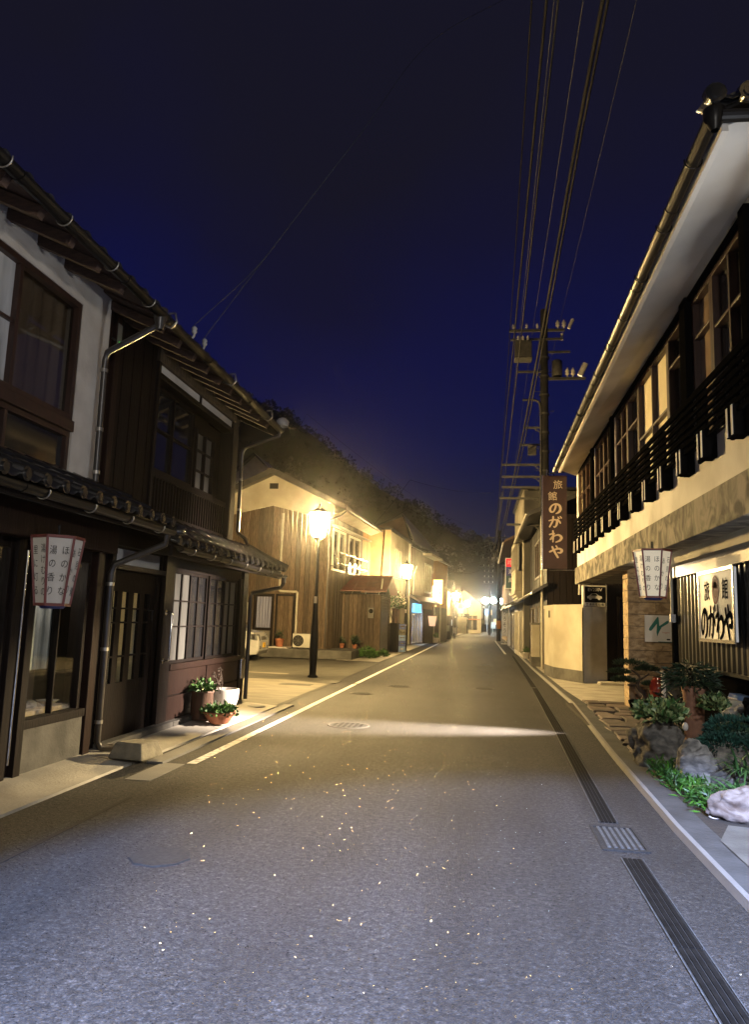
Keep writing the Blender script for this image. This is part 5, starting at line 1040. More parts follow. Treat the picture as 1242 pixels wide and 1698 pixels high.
# windows in red brown timber
def iw(a0, a1, pm, cur=None, rows=(4.75,), na=2, z0=3.55, z1=5.40, d=0.): return window(IN, FR, a0, a1, z0, z1, na, 1, .05, -.12 + d, -.01 + d, fm='framew', pm=pm, rows=rows, curtain=cur)
iw(6.98, 8.12, ['glassd', 'glassd'], 'curtain'); iw(8.12, 8.86, ['brownpane', 'brownpane'], None, (4.9,), 1)
iw(9.12, 10.05, ['glassd'], 'curtain', (4.95,), 1); iw(10.05, 11.95, ['shoji', 'shoji'], None, (4.45,)); iw(11.95, 12.85, ['glassd'], 'curtain', (4.85,), 1); iw(12.85, 13.95, ['brownpane', 'glassd'], 'curtain', (4.85,))
iw(14.30, 15.35, ['darkpane', 'glassd'], 'curtain'); iw(15.35, 16.45, ['glassd', 'brownpane'], 'curtain')
iw(16.75, 17.9, ['shoji', 'brownpane']); iw(17.9, 19.25, ['glassd', 'shoji'], 'curtain')
for y0, y1 in ((6.82, 6.98), (8.86, 9.12), (14.02, 14.18), (16.5, 16.7)):
    a = MB().at(*FR); a.box(y0, y1, -.05, .07, 3.3, 5.46); a.build('post', 'black', IN, bevel=.008)
a = MB().at(*FR); a.box(6.98, 19.25, -.02, .035, 5.40, 5.46); a.build('lintel', 'black', IN)
# eaves: sloping plaster soffit, fascia, gutter, roof
a = MB(); a.hexa([(1.80, Y0 - .15, 5.36), (1.80, 17.6, 5.14), (2.45, 19.6, 5.40), (2.45, Y0 - .15, 5.56), (1.80, Y0 - .15, 5.40), (1.80, 17.6, 5.18), (2.45, 19.6, 5.46), (2.45, Y0 - .15, 5.62)]); a.build('soffit', 'soffit', IN)
a = MB(); a.beam((1.82, Y0 - .18, 5.37), (1.82, 17.65, 5.15), .05, .13); a.build('fascia', 'soffit', IN)
gi = gutter(IN, (1.72, Y0 - .2, 5.40), (1.72, 17.7, 5.17), .062, 'gutter', 12, (-1, 0, 0), 'gutter')
a = MB(); a.hexa([(1.72, Y0 - .2, 5.46), (1.72, 17.7, 5.24), (5.6, 20.5, 7.0), (5.6, Y0 - .2, 7.2), (1.72, Y0 - .2, 5.54), (1.72, 17.7, 5.32), (5.6, 20.5, 7.1), (5.6, Y0 - .2, 7.3)]); a.build('roof', 'tile2', IN)
gutter(IN, (1.78, Y0 - .22, 5.42), (3.6, Y0 - .22, 5.38), .06, 'gutter', 2, (0, -1, 0))
a = MB(); a.lathe([(.03, -.12), (.06, -.06), (.085, 0), (.085, .05)], (1.74, Y0 - .2, 5.42), 14); a.build('rain_head', 'gutter', IN)
a = MB(); tile_roof(a, (1.72, Y0 - .3, 5.5), (1, 0, 0), (0, 1, 0), 1.7, .5, .2, .26, 2, .08); a.build('verge_tile', 'tile', IN)
a = MB(); a.box(2.02, 3.4, Y0 - .9, Y0 - .85, 5.30, 6.2); a.box(1.96, 3.4, Y0 - 1.15, Y0 - .9, 5.86, 5.93); a.build('upper_wing', 'white', IN)
a = MB(); tile_roof(a, (1.88, Y0 - 1.3, 5.86), (1, 0, 0), (0, 1, 0), 1.4, .6, .2, .26, 2, .08); a.build('wing_tile', 'tile', IN)
# balcony: slats, boards and the stub beams with white ends
BA = MB().at(*FR)
for i in range(7): z = 3.52 + .092 * i; BA.box(Y0, 19.3, .085, .115, z, z + (.042 if i < 6 else .07))
b_ = BA.build('balcony_rail', 'black', IN)
yb = [6.10, 7.06, 8.03, 8.90, 9.85, 10.80, 11.77, 12.75, 13.65, 14.5, 15.3, 16.06, 16.8, 17.5, 18.2, 18.85]
for k, y in enumerate(yb):
    w = .32 if k % 2 == 0 else .20
    a = MB().at(*FR); a.box(y + .10, y + .10 + w, .05, .083, 3.32, 4.09); a.build('balcony_post', 'black', IN)
    a = MB().at(*FR); a.box(y, y + .055, 0, .150, 3.305, 3.60); a.box(y + .145, y + .20, 0, .150, 3.305, 3.60); a.box(y + .055, y + .145, .0, .142, 3.31, 3.595); j = a.build('balcony_bracket', 'black', IN)
    for b0 in (y + .004, y + .149): a = MB().at(*FR); a.box(b0, b0 + .047, .1505, .155, 3.31, 3.595); a.build('white_end', 'white', j)
# weathered concrete band, soffit under the overhang
a = MB().at(*FR); a.box(Y0, 19.6, -.25, .055, 2.56, 2.975); a.build('concrete_band', 'band', IN, bevel=.01)
a = MB(); a.box(2.70, 8, 11.72, 19.6, 2.60, 2.70); a.build('entrance_ceiling', 'concrete_d', IN)
a = MB().at(*FR); a.box(Y0, 11.7, -.44, -.26, 2.42, 2.62); a.build('beam', 'cream', IN)
a = MB().at(*FR); a.box(Y0, 11.7, -.44, -.40, 2.26, 2.42); a.build('beam', 'shutter', IN)
# black corrugated wall
a = MB(); n = int((11.66 - 5.0) / .045); vs = []
for i in range(n + 1):
    y = 5.0 + (11.66 - 5.0) * i / n; x = 2.90 + (.022 if i % 4 in (0, 1) else 0.); vs += [(x, y, 1.02), (x, y, 2.62)]
a.add(vs, [(2 * i, 2 * i + 1, 2 * i + 3, 2 * i + 2) for i in range(n)]); a.build('corrugated_cladding', 'blackmetal', IN)
a = MB(); a.box(2.86, 2.93, 5.0, 11.66, .985, 1.02); a.box(2.95, 3.2, 5.0, 11.66, 1.0, 2.6); a.build('cladding_sill', 'blackmetal', IN)
a = MB(); a.box(3.02, 3.2, 5.0, 11.66, 0, 1.0); a.build('base_wall', 'black', IN)
a = MB(); a.box(2.84, 2.96, 11.66, 11.74, .9, 2.62); a.build('corner_trim', 'black', IN)
a = MB(); a.tube([(2.82, 11.60, 2.58), (2.82, 11.60, 1.62)], .022, 8); ap = a.build('downpipe', 'pipew', IN)
for z in (2.5, 1.66): b = MB(); b.box(2.79, 2.86, 11.56, 11.64, z - .06, z + .06); b.build('clip', 'chrome', ap)
# travertine pillar
a = MB(); nz_ = 12; z = 0
for k in range(nz_):
    h = .2195; off = .0 if k % 2 else .004
    a.box(2.70, 3.78, 14.33 + off * .5, 14.80, k * h + .004, (k + 1) * h - .004) if k % 2 else [a.box(x0, x1, 14.333, 14.80, k * h + .004, (k + 1) * h - .004) for x0, x1 in ((2.703, 3.2), (3.206, 3.78))]
a.box(2.712, 3.75, 14.345, 14.79, 0, 2.63, 1); a.build('stone_pillar', ['travertine', 'concrete_d'], IN, bevel=.006)
# recessed entrance
a = MB(); a.box(3.3, 6, 20.30, 20.5, 0, 2.6); a.box(5.6, 5.8, 14.5, 20.3, 0, 2.6); a.build('entrance_wall', 'dwood', IN)
window(IN, ((0, 20.28, 0), (1, 0, 0), (0, -1, 0)), 3.55, 4.5, .1, 2.3, 2, 1, .05, -.02, .05, fm='dwood', pm='darkpane', name='entrance_door')
a = MB(); a.box(3.0, 6, 19.6, 20.3, 0, .12); a.box(2.3, 3.1, 15.2, 15.24, .05, .085); a.build('step', 'concrete', IN, bevel=.01)
a = MB(); a.tube([(2.60, 19.58, 5.2), (2.60, 19.66, 5.0), (2.52, 19.66, 2.3)], .04, 8); a.build('downpipe', 'pipew', IN)
a = MB(); a.box(2.66, 3.27, 20.22, 20.38, 0, 2.58); a.box(2.66, 2.70, 20.10, 20.22, 0, 2.58); a.build('charger_wall', 'white', IN)

t = MB(); P_ = [(1.90, 22.9), (2.03, 21.4), (2.60, 20.05), (2.62, 20.05), (2.62, 23.2)]
t = thing('cream_wall', "cream rendered angled wall with a grey base, under the maroon upright sign", "wall", (2.2, 21.6, 0))
P_ = [(1.90, 22.9), (2.03, 21.4), (2.62, 20.02), (2.64, 23.2)]
a = MB(); a.prism([(x, y, .36) for x, y in P_], (0, 0, 1.62)); a.build('wall', 'cream', t)
a = MB(); cx, cy = 2.3, 22; a.prism([(cx + (x - cx) * 1.02, cy + (y - cy) * 1.015, .03) for x, y in P_], (0, 0, .33)); a.build('base', 'concrete_d', t)
a = MB(); a.prism([(cx + (x - cx) * 1.06, cy + (y - cy) * 1.03, 1.98) for x, y in P_], (0, 0, .09)); a.build('coping', 'cream', t)
a = MB(); [a.box(x, x + .05, 22.0, 22.2, 1.72, 1.92) for x in (1.955, )]; a.build('vent', 'void', t)

t = thing('charging_sign', "black and white electric car charging sign on the narrow wall left of the entrance", "sign", (2.97, 20.2, 2.3))
a = MB(); a.box(2.70, 3.24, 20.175, 20.215, 2.02, 2.54); a.build('board', 'ink', t)
a = MB(); a.box(2.715, 3.225, 20.168, 20.173, 2.03, 2.125); a.build('white_strip', 'signwhite', t)
a = MB(); text(a, "EV200V", (2.98, 20.172, 2.465), (1, 0, 0), (0, 0, 1), .115, 0, 1., .012)
car_ = [(-.19, 0), (-.195, .05), (-.14, .075), (-.085, .125), (.04, .13), (.10, .075), (.17, .06), (.185, .02), (.18, 0)]
a.prism([(2.97 + x, 20.168, 2.235 + z) for x, z in car_], (0, .005, 0))
for x in (-.11, .11): a.prism([(2.97 + x + .037 * math.cos(2 * math.pi * j / 16), 20.166, 2.235 + .037 * math.sin(2 * math.pi * j / 16)) for j in range(16)], (0, .007, 0))
a.build('lettering', 'signwhite', t)
a = MB(); text(a, "普通充電設備", (2.97, 20.165, 2.077), (1, 0, 0), (0, 0, 1), .078, 0, 1., .01); a.prism([(2.97 + x, 20.164, 2.235 + z) for x, z in ((-.10, .075), (-.07, .112), (.03, .115), (.07, .075))], (0, .002, 0)); a.build('black_lettering', 'ink', t)

t = thing('upright_sign', "tall maroon upright sign with beige brush lettering at the far corner of the inn", "sign", (1.9, 19.8, 4.2))
a = MB(); a.box(1.60, 2.225, 19.78, 19.98, 2.96, 5.44); a.build('board', 'signbrown', t, bevel=.008)
a = MB(); a.box(1.575, 1.60, 19.80, 19.96, 2.94, 5.46); a.build('edge_strip', 'chrome', t)
a = MB(); fy = 19.776; text(a, "旅", (1.99, fy, 5.20), (1, 0, .05), (-.05, 0, 1), .25, 0, 1., .006); text(a, "館", (1.85, fy, 4.89), (1, 0, .05), (-.05, 0, 1), .25, 0, 1., .006)
for ch, z, x in (('の', 4.56, 1.92), ('が', 4.19, 1.91), ('わ', 3.81, 1.93), ('や', 3.42, 1.94)): brush(a, ch, (x, fy, z), (1, 0, 0), (0, 0, 1), .35, .92)
a.build('lettering', 'signlet', t)
a = MB(); a.tube([(1.7, 19.88, 5.50), (2.5, 19.72, 5.58)], .018, 6); a.tube([(1.75, 19.88, 2.93), (2.5, 19.62, 2.93)], .018, 6); a.tube([(1.70, 19.88, 5.44), (1.72, 19.88, 5.62)], .018, 6); a.tube([(1.9, 19.88, 5.44), (1.86, 19.88, 5.66)], .014, 6); a.build('hanger_arm', 'chrome', t)

t = thing('sign_panel', "white plate with a teal zigzag mark on the stone pillar", "sign", (3.2, 14.31, 1.5))
a = MB(); a.box(2.99, 3.46, 14.295, 14.325, 1.26, 1.745); a.build('plate', 'signwhite', t, bevel=.003)
a = MB(); z_ = [(-.165, -.05), (-.155, -.015), (-.02, .175), (.0, .19), (.012, .17), (.02, .02), (.15, .115), (.175, .125), (.19, .10), (.17, .07), (.06, .0), (.012, -.09), (-.02, -.17), (-.032, -.09), (-.022, .06), (-.12, -.065), (-.15, -.07)]
a.add([(3.225 + x, 14.292, 1.53 + z) for x, z in z_], [tuple(range(len(z_)))]); a.build('emblem', 'teal', t)
a = MB(); text(a, "nogaw", (3.36, 14.292, 1.43), (1, 0, 0), (0, 0, 1), .05); a.build('small_lettering', 'pinkink', t)
a = MB(); a.box(3.37, 3.43, 14.289, 14.294, 1.30, 1.325); a.box(3.22, 3.46, 14.289, 14.294, 1.262, 1.272, 1); a.build('printed_bar', ['ink', 'teal'], t)
t = thing('small_plate', "narrow white plate at the right edge of the stone pillar", "sign", (3.62, 14.31, 1.5))
a = MB(); a.box(3.57, 3.74, 14.30, 14.325, 1.25, 1.68); a.build('plate', 'signwhite', t); a = MB(); a.box(3.59, 3.66, 14.296, 14.299, 1.27, 1.30); a.build('printed_bar', 'ink', t)

t = thing('wall_sign', "white framed square inn sign with a red oval crest on the black corrugated wall", "sign", (2.86, 9.45, 1.8))
a = MB(); a.box(2.80, 2.835, 8.78, 10.12, 1.38, 2.22); a.build('sign_box', 'signwhite', t, bevel=.006)
a = MB(); a.box(2.785, 2.80, 8.76, 8.80, 1.36, 2.24); a.box(2.785, 2.80, 10.10, 10.14, 1.36, 2.24); a.box(2.785, 2.80, 8.80, 10.10, 1.36, 1.40); a.box(2.785, 2.80, 8.80, 10.10, 2.20, 2.24); a.build('frame', 'chrome', t)
a = MB(); x = 2.7965; rt = (0, -1, 0); up = (0, 0, 1)
text(a, "旅", (x, 9.78, 1.99), rt, up, .27, 0, .9, .008); text(a, "館", (x, 9.08, 1.99), rt, up, .27, 0, .9, .008)
for k, ch in enumerate('のがわや'): brush(a, ch, (x, 9.91 - .305 * k, 1.60), rt, up, .31, 1.35, 0, 1.15)
a.build('lettering', 'ink', t)
a = MB()
def ov(rx, rz, xx, mi): a.add([(xx, 9.44 + rx * math.cos(2 * math.pi * j / 28), 1.99 + rz * math.sin(2 * math.pi * j / 28)) for j in range(28)], [tuple(range(28))], mi)
ov(.135, .175, 2.7968, 0); ov(.118, .155, 2.7962, 1); ov(.085, .10, 2.7956, 0)
a.add([(2.7956, 9.44 + y, 1.99 + z) for y, z in ((-.10, .02), (-.085, .10), (0, .135), (.085, .10), (.10, .02))], [(0, 1, 2, 3, 4)], 0); a.build('crest', ['redink', 'pinkink'], t)

# small things at the entrance
t = MB(); t.lathe([(.06, 0), (.085, .01), (.125, .20), (.150, .38), (.145, .50), (.10, .585), (.075, .60), (.085, .63), (.075, .63), (.065, .60), (0, .59)], (3.02, 13.5, .05), 28)
tag(t.build('vase', 'vase', None, (3.02, 13.5, .05)), "tall glossy red vase by the foot of the stone pillar", "vase")
t = MB(); t.box(2.96, 3.02, 12.95, 13.0, .04, .82); t.box(3.02, 3.42, 12.96, 13.0, .06, .80, 1); tag(t.build('low_partition', ['white', 'concrete_d'], None, (3, 13, .04)), "low grey partition with a white end post between the red vase and the clay pot", "partition")
t = thing('bonsai', "dark bonsai pine in a black tub in front of the stone pillar", "bonsai", (2.62, 13.75, .05))
a = MB(); a.lathe([(.14, 0), (.16, .01), (.22, .16), (.23, .20), (.20, .20), (.19, .15), (0, .14)], (2.80, 13.75, .05), 18); a.build('tub', 'black', t)
a = MB(); a.tube(catmull([(2.80, 13.75, .2), (2.84, 13.72, .36), (2.72, 13.7, .50), (2.76, 13.7, .66), (2.62, 13.7, .78)], 5), [.05 - .0019 * i for i in range(21)], 8); a.tube([(2.73, 13.7, .52), (2.55, 13.66, .52)], .018, 6); a.tube([(2.75, 13.7, .6), (2.92, 13.7, .72)], .018, 6); a.build('trunk', 'bark', t)
a = MB(); r_ = random.Random(8)
for c, r in (((2.48, 13.66, .56), (.22, .2, .07)), ((2.60, 13.7, .84), (.30, .24, .09)), ((2.88, 13.7, .76), (.20, .2, .07)), ((2.42, 13.7, .70), (.18, .18, .06)), ((2.95, 13.62, .52), (.16, .14, .05))):
    for i in range(420):
        d = Vector((r_.gauss(0, 1), r_.gauss(0, 1), abs(r_.gauss(0, 1)))).normalized(); p = Vector(c) + Vector((d.x * r[0], d.y * r[1], d.z * r[2])) * r_.uniform(.5, 1.)
        a.leaf(p, d + Vector((0, 0, .8)), .075, .012)
a.build('foliage', 'leafd', t)

# ================================================================== rock garden
def rock(c, r, seed, label, m='stone', rough=.34, freq=1.4):
    t = MB(); t.blob(c, r, seed, rough, 5, 0, freq, .15); return tag(t.build('garden_rock', m, None, (c[0], c[1], .03)), label, "rock")
rock((1.93, 8.75, .24), (.27, .34, .30), 3, "big dark mossy rock under the pale leafed bush at the left end of the garden")
rock((2.05, 7.62, .16), (.20, .17, .27), 9, "pale grey pointed rock leaning behind the bright ferns", 'stonel', .32)
rock((2.26, 7.45, .10), (.15, .16, .17), 14, "small grey rock between the pointed rock and the lily clump", 'stone')
rock((2.12, 6.42, .13), (.30, .17, .165), 21, "pinkish white quartz rock at the front of the garden, right edge", 'stonep', .26, 1.2)
rock((2.75, 8.45, .52), (.22, .24, .22), 31, "smooth dark rock on top of the garden behind the blue green juniper", 'stonel', .16)
rock((2.45, 7.9, .20), (.45, .5, .22), 40, "dark shaded rock below the juniper cushions", 'stone', .3)
t = MB(); t.blob((1.845, 6.42, .055), (.05, .04, .02), 55, .25, 2); tag(t.build('pebble', 'potw', None, (1.845, 6.42, .03)), "small flat white pebble left of the quartz rock", "pebble")
t = MB(); t.blob((2.30, 9.0, .42), (.035, .03, .05), 57, .1, 2); tag(t.build('pebble', 'potw', None, (2.30, 9.0, .37)), "white rounded stone half hidden at the foot of the clay pot", "stone")
t = thing('clay_pillar_pot', "tall rough terracotta pillar pot with dark hanging leaves on top", "planter", (2.56, 9.6, .1))
a = MB(); a.lathe([(.115, 0), (.118, .10), (.11, .38), (.125, .66), (.14, .71), (.142, .735), (.115, .735), (.11, .66), (0, .64)], (2.56, 9.6, .08), 24); a.build('pot', 'claypink', t)
a = MB(); r_ = random.Random(12)
for i in range(520):
    an = r_.uniform(0, 6.28); s = r_.uniform(.03, .26); p = Vector((2.52 + s * 1.15 * math.cos(an), 9.6 + s * math.sin(an), .86 + r_.uniform(0, .26) - s * .4)); a.leaf(p, (math.cos(an), math.sin(an), r_.uniform(-.8, .7)), r_.uniform(.07, .15), .022, 0)
a.build('foliage', 'leafd', t)
t = MB(); r_ = random.Random(2)
for i in range(420):
    s = r_.uniform(.02, .34); an = r_.uniform(0, 6.28); p = Vector((2.42 + s * .6 * math.cos(an), 9.9 + s * math.sin(an), .12 + r_.uniform(0, .55))); t.leaf(p, (math.cos(an), math.sin(an), r_.uniform(-.5, .8)), r_.uniform(.08, .15), .025)
tag(t.build('shrub', 'leafd', None, (2.42, 9.9, .05)), "dark feathery shrub left of the clay pillar pot", "shrub")
t = MB(); r_ = random.Random(21); leafy(t, (1.98, 8.72, .52), (.28, .36, .20), 430, .085, .062, 0, .3, r_)
tag(t.build('shrub', 'leafl', None, (1.98, 8.72, .4)), "bush with cream edged broad leaves on top of the big dark rock", "shrub")
t = MB(); r_ = random.Random(22); leafy(t, (2.68, 9.25, .60), (.16, .2, .17), 150, .075, .05, 0, .3, r_)
tag(t.build('shrub', 'leafl', None, (2.68, 9.25, .3)), "pale flowering plant right of the clay pillar pot", "shrub")
def cushion(mb, c, r, n, rng, l=.05):
    for i in range(n):
        d = Vector((rng.gauss(0, 1), rng.gauss(0, 1), rng.gauss(.25, .8))).normalized(); k = 1 + .28 * noise.noise(d * 2.3 + Vector(c)); p = Vector(c) + Vector((d.x * r[0], d.y * r[1], d.z * r[2])) * rng.uniform(.80, 1.0) * k
        mb.leaf(p, d + Vector((rng.uniform(-.5, .5), rng.uniform(-.5, .5), .35)), l * rng.uniform(.7, 1.4), l * .30)
t = thing('juniper', "blue green cushion juniper in the middle of the rock garden", "shrub", (2.5, 7.9, .2)); r_ = random.Random(31)
a = MB(); [cushion(a, c, r, n, r_) for c, r, n in (((2.60, 8.05, .52), (.36, .28, .13), 2600), ((2.38, 7.85, .40), (.27, .24, .10), 1700), ((2.20, 7.75, .33), (.17, .18, .08), 900), ((2.62, 7.75, .40), (.24, .22, .10), 1200))]; a.build('foliage', 'juniper', t)
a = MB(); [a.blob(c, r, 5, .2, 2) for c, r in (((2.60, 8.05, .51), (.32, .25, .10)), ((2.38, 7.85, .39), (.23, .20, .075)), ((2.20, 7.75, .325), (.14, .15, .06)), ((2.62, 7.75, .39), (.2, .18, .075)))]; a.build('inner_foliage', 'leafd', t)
a = MB(); a.tube([(2.5, 7.95, .05), (2.46, 7.9, .22), (2.38, 7.85, .36)], .03, 6); a.tube([(2.5, 7.95, .1), (2.58, 8.0, .45)], .03, 6); a.build('trunk', 'bark', t)
def blades(mb, c, n, l, w, rng, spread=1.):
    for i in range(n):
        an = rng.uniform(0, 6.28); L = l * rng.uniform(.6, 1.2); d = Vector((math.cos(an), math.sin(an), 0)); b = Vector(c) + d * rng.uniform(0, .08) + Vector((rng.uniform(-.1, .1), rng.uniform(-.12, .12), 0)); sd = Vector((-d.y, d.x, 0)); vs = []; up = rng.uniform(.5, 1.0); sp = spread * rng.uniform(.5, 1.1)
        for k in range(6):
            f = k / 5; p = b + d * L * sp * (f ** 1.35) + Vector((0, 0, L * (up * f * 1.25 - .85 * f * f * sp))); ww = w * (1 - f ** 2.2) * (.6 + .8 * min(f * 3, 1)) / 1.4 + .0006; vs += [p - sd * ww, p + Vector((0, 0, -.15 * ww)), p + sd * ww]
        mb.add(vs, [(3 * k + j, 3 * k + j + 1, 3 * k + 4 + j, 3 * k + 3 + j) for k in range(5) for j in (0, 1)], 0, True)
for c, n, l, w, s, lab in (((2.18, 6.85, .10), 64, .36, .017, 3, "clump of broad green lily blades behind the quartz rock"), ((2.36, 7.2, .25), 60, .36, .011, 5, "taller clump of thin pale blades in front of the juniper"), ((2.52, 6.75, .12), 60, .38, .014, 6, "clump of green blades at the right edge of the garden")):
    t = MB(); blades(t, c, n, l, w, random.Random(s)); tag(t.build('lily', 'blade', None, c), lab, "plant")
t = MB(); r_ = random.Random(41)
for i in range(1500):
    f = r_.random(); x = 1.75 + .18 * r_.random() + .1 * f; y = 8.2 - 1.75 * f; p = Vector((x + r_.gauss(0, .05), y, .05 + r_.uniform(0, .13) * (1 - .3 * f))); t.leaf(p, (r_.uniform(-1, .6), r_.uniform(-1, 1), r_.uniform(-.1, .9)), r_.uniform(.05, .10), .018)
o = t.build('fern_ground_cover', 'leafg'); o['kind'] = 'stuff'
t = thing('water_basin', "white slab with a blue top edge behind the juniper, under the black wall", "basin", (2.9, 8.9, .3))
a = MB(); a.hexa([(2.78, 8.2, .40), (2.98, 8.2, .40), (2.98, 9.3, .40), (2.78, 9.3, .40), (2.86, 8.2, .74), (3.0, 8.2, .74), (3.0, 9.3, .74), (2.86, 9.3, .74)]); a.build('slab', 'signwhite', t, bevel=.01)
a = MB(); a.hexa([(2.855, 8.2, .742), (3.0, 8.2, .742), (3.0, 9.3, .742), (2.855, 9.3, .742), (2.875, 8.2, .79), (3.0, 8.2, .79), (3.0, 9.3, .79), (2.875, 9.3, .79)]); a.build('top_edge', 'bluelt', t)
t = MB(); t.tube([(2.64, 8.02, .55), (2.66, 8.02, .85)], .042, 14); t.tube([(2.655, 8.02, .79), (2.62, 7.97, .83), (2.60, 7.94, .80)], .03, 10)
tag(t.build('bamboo_spout', 'black', None, (2.65, 8.02, .55)), "dark curved spout standing in front of the white slab at the right edge", "spout")
t = MB(); t.box(2.56, 2.60, 7.25, 7.30, .05, .62); tag(t.build('garden_stake', 'signwhite', None, (2.58, 7.28, .05)), "thin white stake at the right edge of the garden", "stake")
# lamp fixed under the overhang; its spot cone is squeezed narrow to shape the bright streak across the road
t = thing('wall_spotlight', "small spotlight under the inn's overhang beside the paper lantern", "spotlight", (2.58, 11.3, 2.50))
a = MB(); a.tube([(2.60, 11.3, 2.56), (2.58, 11.3, 2.48)], .02, 8); a.tube([(2.60, 11.3, 2.50), (2.50, 11.28, 2.42)], .05, 12); a.tube([(2.60, 11.2, 2.50), (2.50, 11.14, 2.42)], .05, 12); a.build('body', 'black', t)
a = MB(); a.tube([(2.499, 11.28, 2.399), (2.495, 11.279, 2.395)], .045, 12); a.build('lamp_glass', emit("spot glass", (1, .86, .66), 12.), t)
ld = bpy.data.lights.new("streak", 'SPOT'); ld.energy = 15000; ld.color = (1.0, .82, .66); ld.spot_size = R(76); ld.spot_blend = 1.0; ld.shadow_soft_size = .05
lo = bpy.data.objects.new("streak", ld); C.objects.link(lo); lo.location = (2.46, 11.27, 2.36)
lo.rotation_euler = (Vector((-2.3, 10.5, 0)) - lo.location).to_track_quat('-Z', 'Y').to_euler(); lo.scale = (.28, 1, 1)
ld = bpy.data.lights.new("entrance bulb", 'POINT'); ld.energy = 45; ld.color = (1.0, .78, .48); ld.shadow_soft_size = .05
lo = bpy.data.objects.new("entrance_bulb", ld); C.objects.link(lo); lo.location = (2.62, 12.1, 2.38)
ld = bpy.data.lights.new("pavement beam", 'SPOT'); ld.energy = 5200; ld.color = (1.0, .76, .42); ld.spot_size = R(21); ld.spot_blend = .8; ld.shadow_soft_size = .05  # second head added to brighten the left pavement
lo = bpy.data.objects.new("pavement_beam", ld); C.objects.link(lo); lo.location = (2.44, 11.22, 2.36)
lo.rotation_euler = (Vector((-3.95, 6.9, .15)) - lo.location).to_track_quat('-Z', 'Y').to_euler()

# porch lamp under the eaves by the inn forecourt, just past the right edge of the picture: it lights the garden
t = thing('porch_lamp', "white porch lamp on the inn wall above the end of the rock garden", "lamp", (2.75, 5.45, 2.2))
a = MB(); a.box(2.72, 2.80, 5.38, 5.52, 2.10, 2.34); a.build('bracket', 'black', t, bevel=.01)
a = MB(); a.lathe([(.0, -.10), (.07, -.08), (.10, 0), (.07, .08), (0, .10)], (2.60, 5.45, 2.2), 16); a.build('lamp_glass', emit("porch lamp glass", (.92, .96, 1.), 14.), t)
ld = bpy.data.lights.new("porch lamp", 'POINT'); ld.energy = 200; ld.color = (.95, .97, 1.0); ld.shadow_soft_size = .10
lo = bpy.data.objects.new("porch_lamp_light", ld); C.objects.link(lo); lo.location = (2.46, 5.45, 2.2)

# ================================================================== right: houses beyond the inn
def facade(p0, p1):
    u = (Vector(p1) - Vector(p0)).normalized(); return (tuple(p0), tuple(u), (-u.y, u.x, 0))
RA = thing('timber_shop', "dark timber shop house directly beyond the cream wall, right side", "shop", (3.5, 30, 0))
f1 = facade((2.12, 24.5, 0), (2.12, 33, 0))
a = MB(); boards(a, f1, 0, 8.4, .05, 5.1, [(1.0, 3.8, .1, 2.2), (5.0, 7.8, .1, 2.2), (2, 5, 3.2, 4.6)], .2); a.build('wall', 'dwood', RA)
a = MB(); boards(a, ((0, 24.5, 0), (1, 0, 0), (0, -1, 0)), 2.12, 7, .05, 5.1, w=.2); a.build('front_wall', 'dwood', RA)
a = MB(); a.box(2.2, 7, 24.6, 32.9, 0, 5.0); a.build('inner_wall', 'void', RA)
for x0, x1 in ((1.0, 3.8), (5.0, 7.8)): window(RA, f1, x0, x1, .1, 2.2, 3, 1, .06, -.04, .02, fm='board', pm=['frost', 'darkpane', 'frost'], name='sliding_door')
window(RA, f1, 2, 5, 3.2, 4.6, 3, 1, .06, -.04, .04, fm='framew', pm='glassd', curtain='curtain')
a = MB(); a.hexa([(1.62, 24.2, 2.45), (1.62, 33, 2.45), (2.12, 33, 2.75), (2.12, 24.2, 2.75), (1.62, 24.2, 2.55), (1.62, 33, 2.55), (2.12, 33, 2.87), (2.12, 24.2, 2.87)]); a.build('pent_roof', 'tile2', RA); gutter(RA, (1.58, 24.2, 2.50), (1.58, 33, 2.48), .05, 'pipew', 0, (-1, 0, 0))
a = MB(); a.hexa([(1.5, 24.2, 5.0), (1.5, 33, 5.0), (5, 33, 6.4), (5, 24.2, 6.4), (1.5, 24.2, 5.14), (1.5, 33, 5.14), (5, 33, 6.55), (5, 24.2, 6.55)]); a.build('roof', 'tile2', RA); gutter(RA, (1.46, 24.2, 5.08), (1.46, 33, 5.06), .055, 'pipew', 0, (-1, 0, 0))
a = MB(); a.tube([(1.93, 24.35, 5.0), (1.95, 24.35, .1)], .04, 8); a.build('downpipe', 'pipew', RA)
RB = thing('cream_shop_house', "tall narrow cream fronted house with a bay window and grey side, right side", "house", (3, 37, 0))
f2 = facade((1.86, 33.4, 0), (1.80, 41, 0))
a = MB().at(*f2); a.holes(0, 7.4, -.2, 0, 0, 7.5, [(.6, 2.6, .1, 2.2), (3.4, 6.6, .1, 2.2)]); a.build('wall', 'cream', RB)
a = MB(); a.box(1.9, 6.5, 33.35, 33.55, 0, 7.45); a.build('side_wall', 'greywall', RB)
a = MB(); a.box(2.1, 6.5, 33.6, 40.7, 0, 7.4); a.build('inner_wall', 'void', RB)
a = MB().at(*f2); a.box(-.1, 7.5, -4.5, .12, 7.5, 7.62); a.build('roof', 'tile2', RB)
for x0, x1 in ((.6, 2.6), (3.4, 6.6)): window(RB, f2, x0, x1, .1, 2.2, 3, 1, .08, -.06, .02, fm='pipew', pm=['frost', 'darkpane', 'glassd'], name='sliding_door', curtain='curtain')
a = MB().at(*f2); a.box(.8, 4.6, 0, .30, 3.0, 3.9); a.box(.8, 4.6, 0, .30, 5.2, 5.35); bw = a.build('bay', 'cream', RB, bevel=.02)
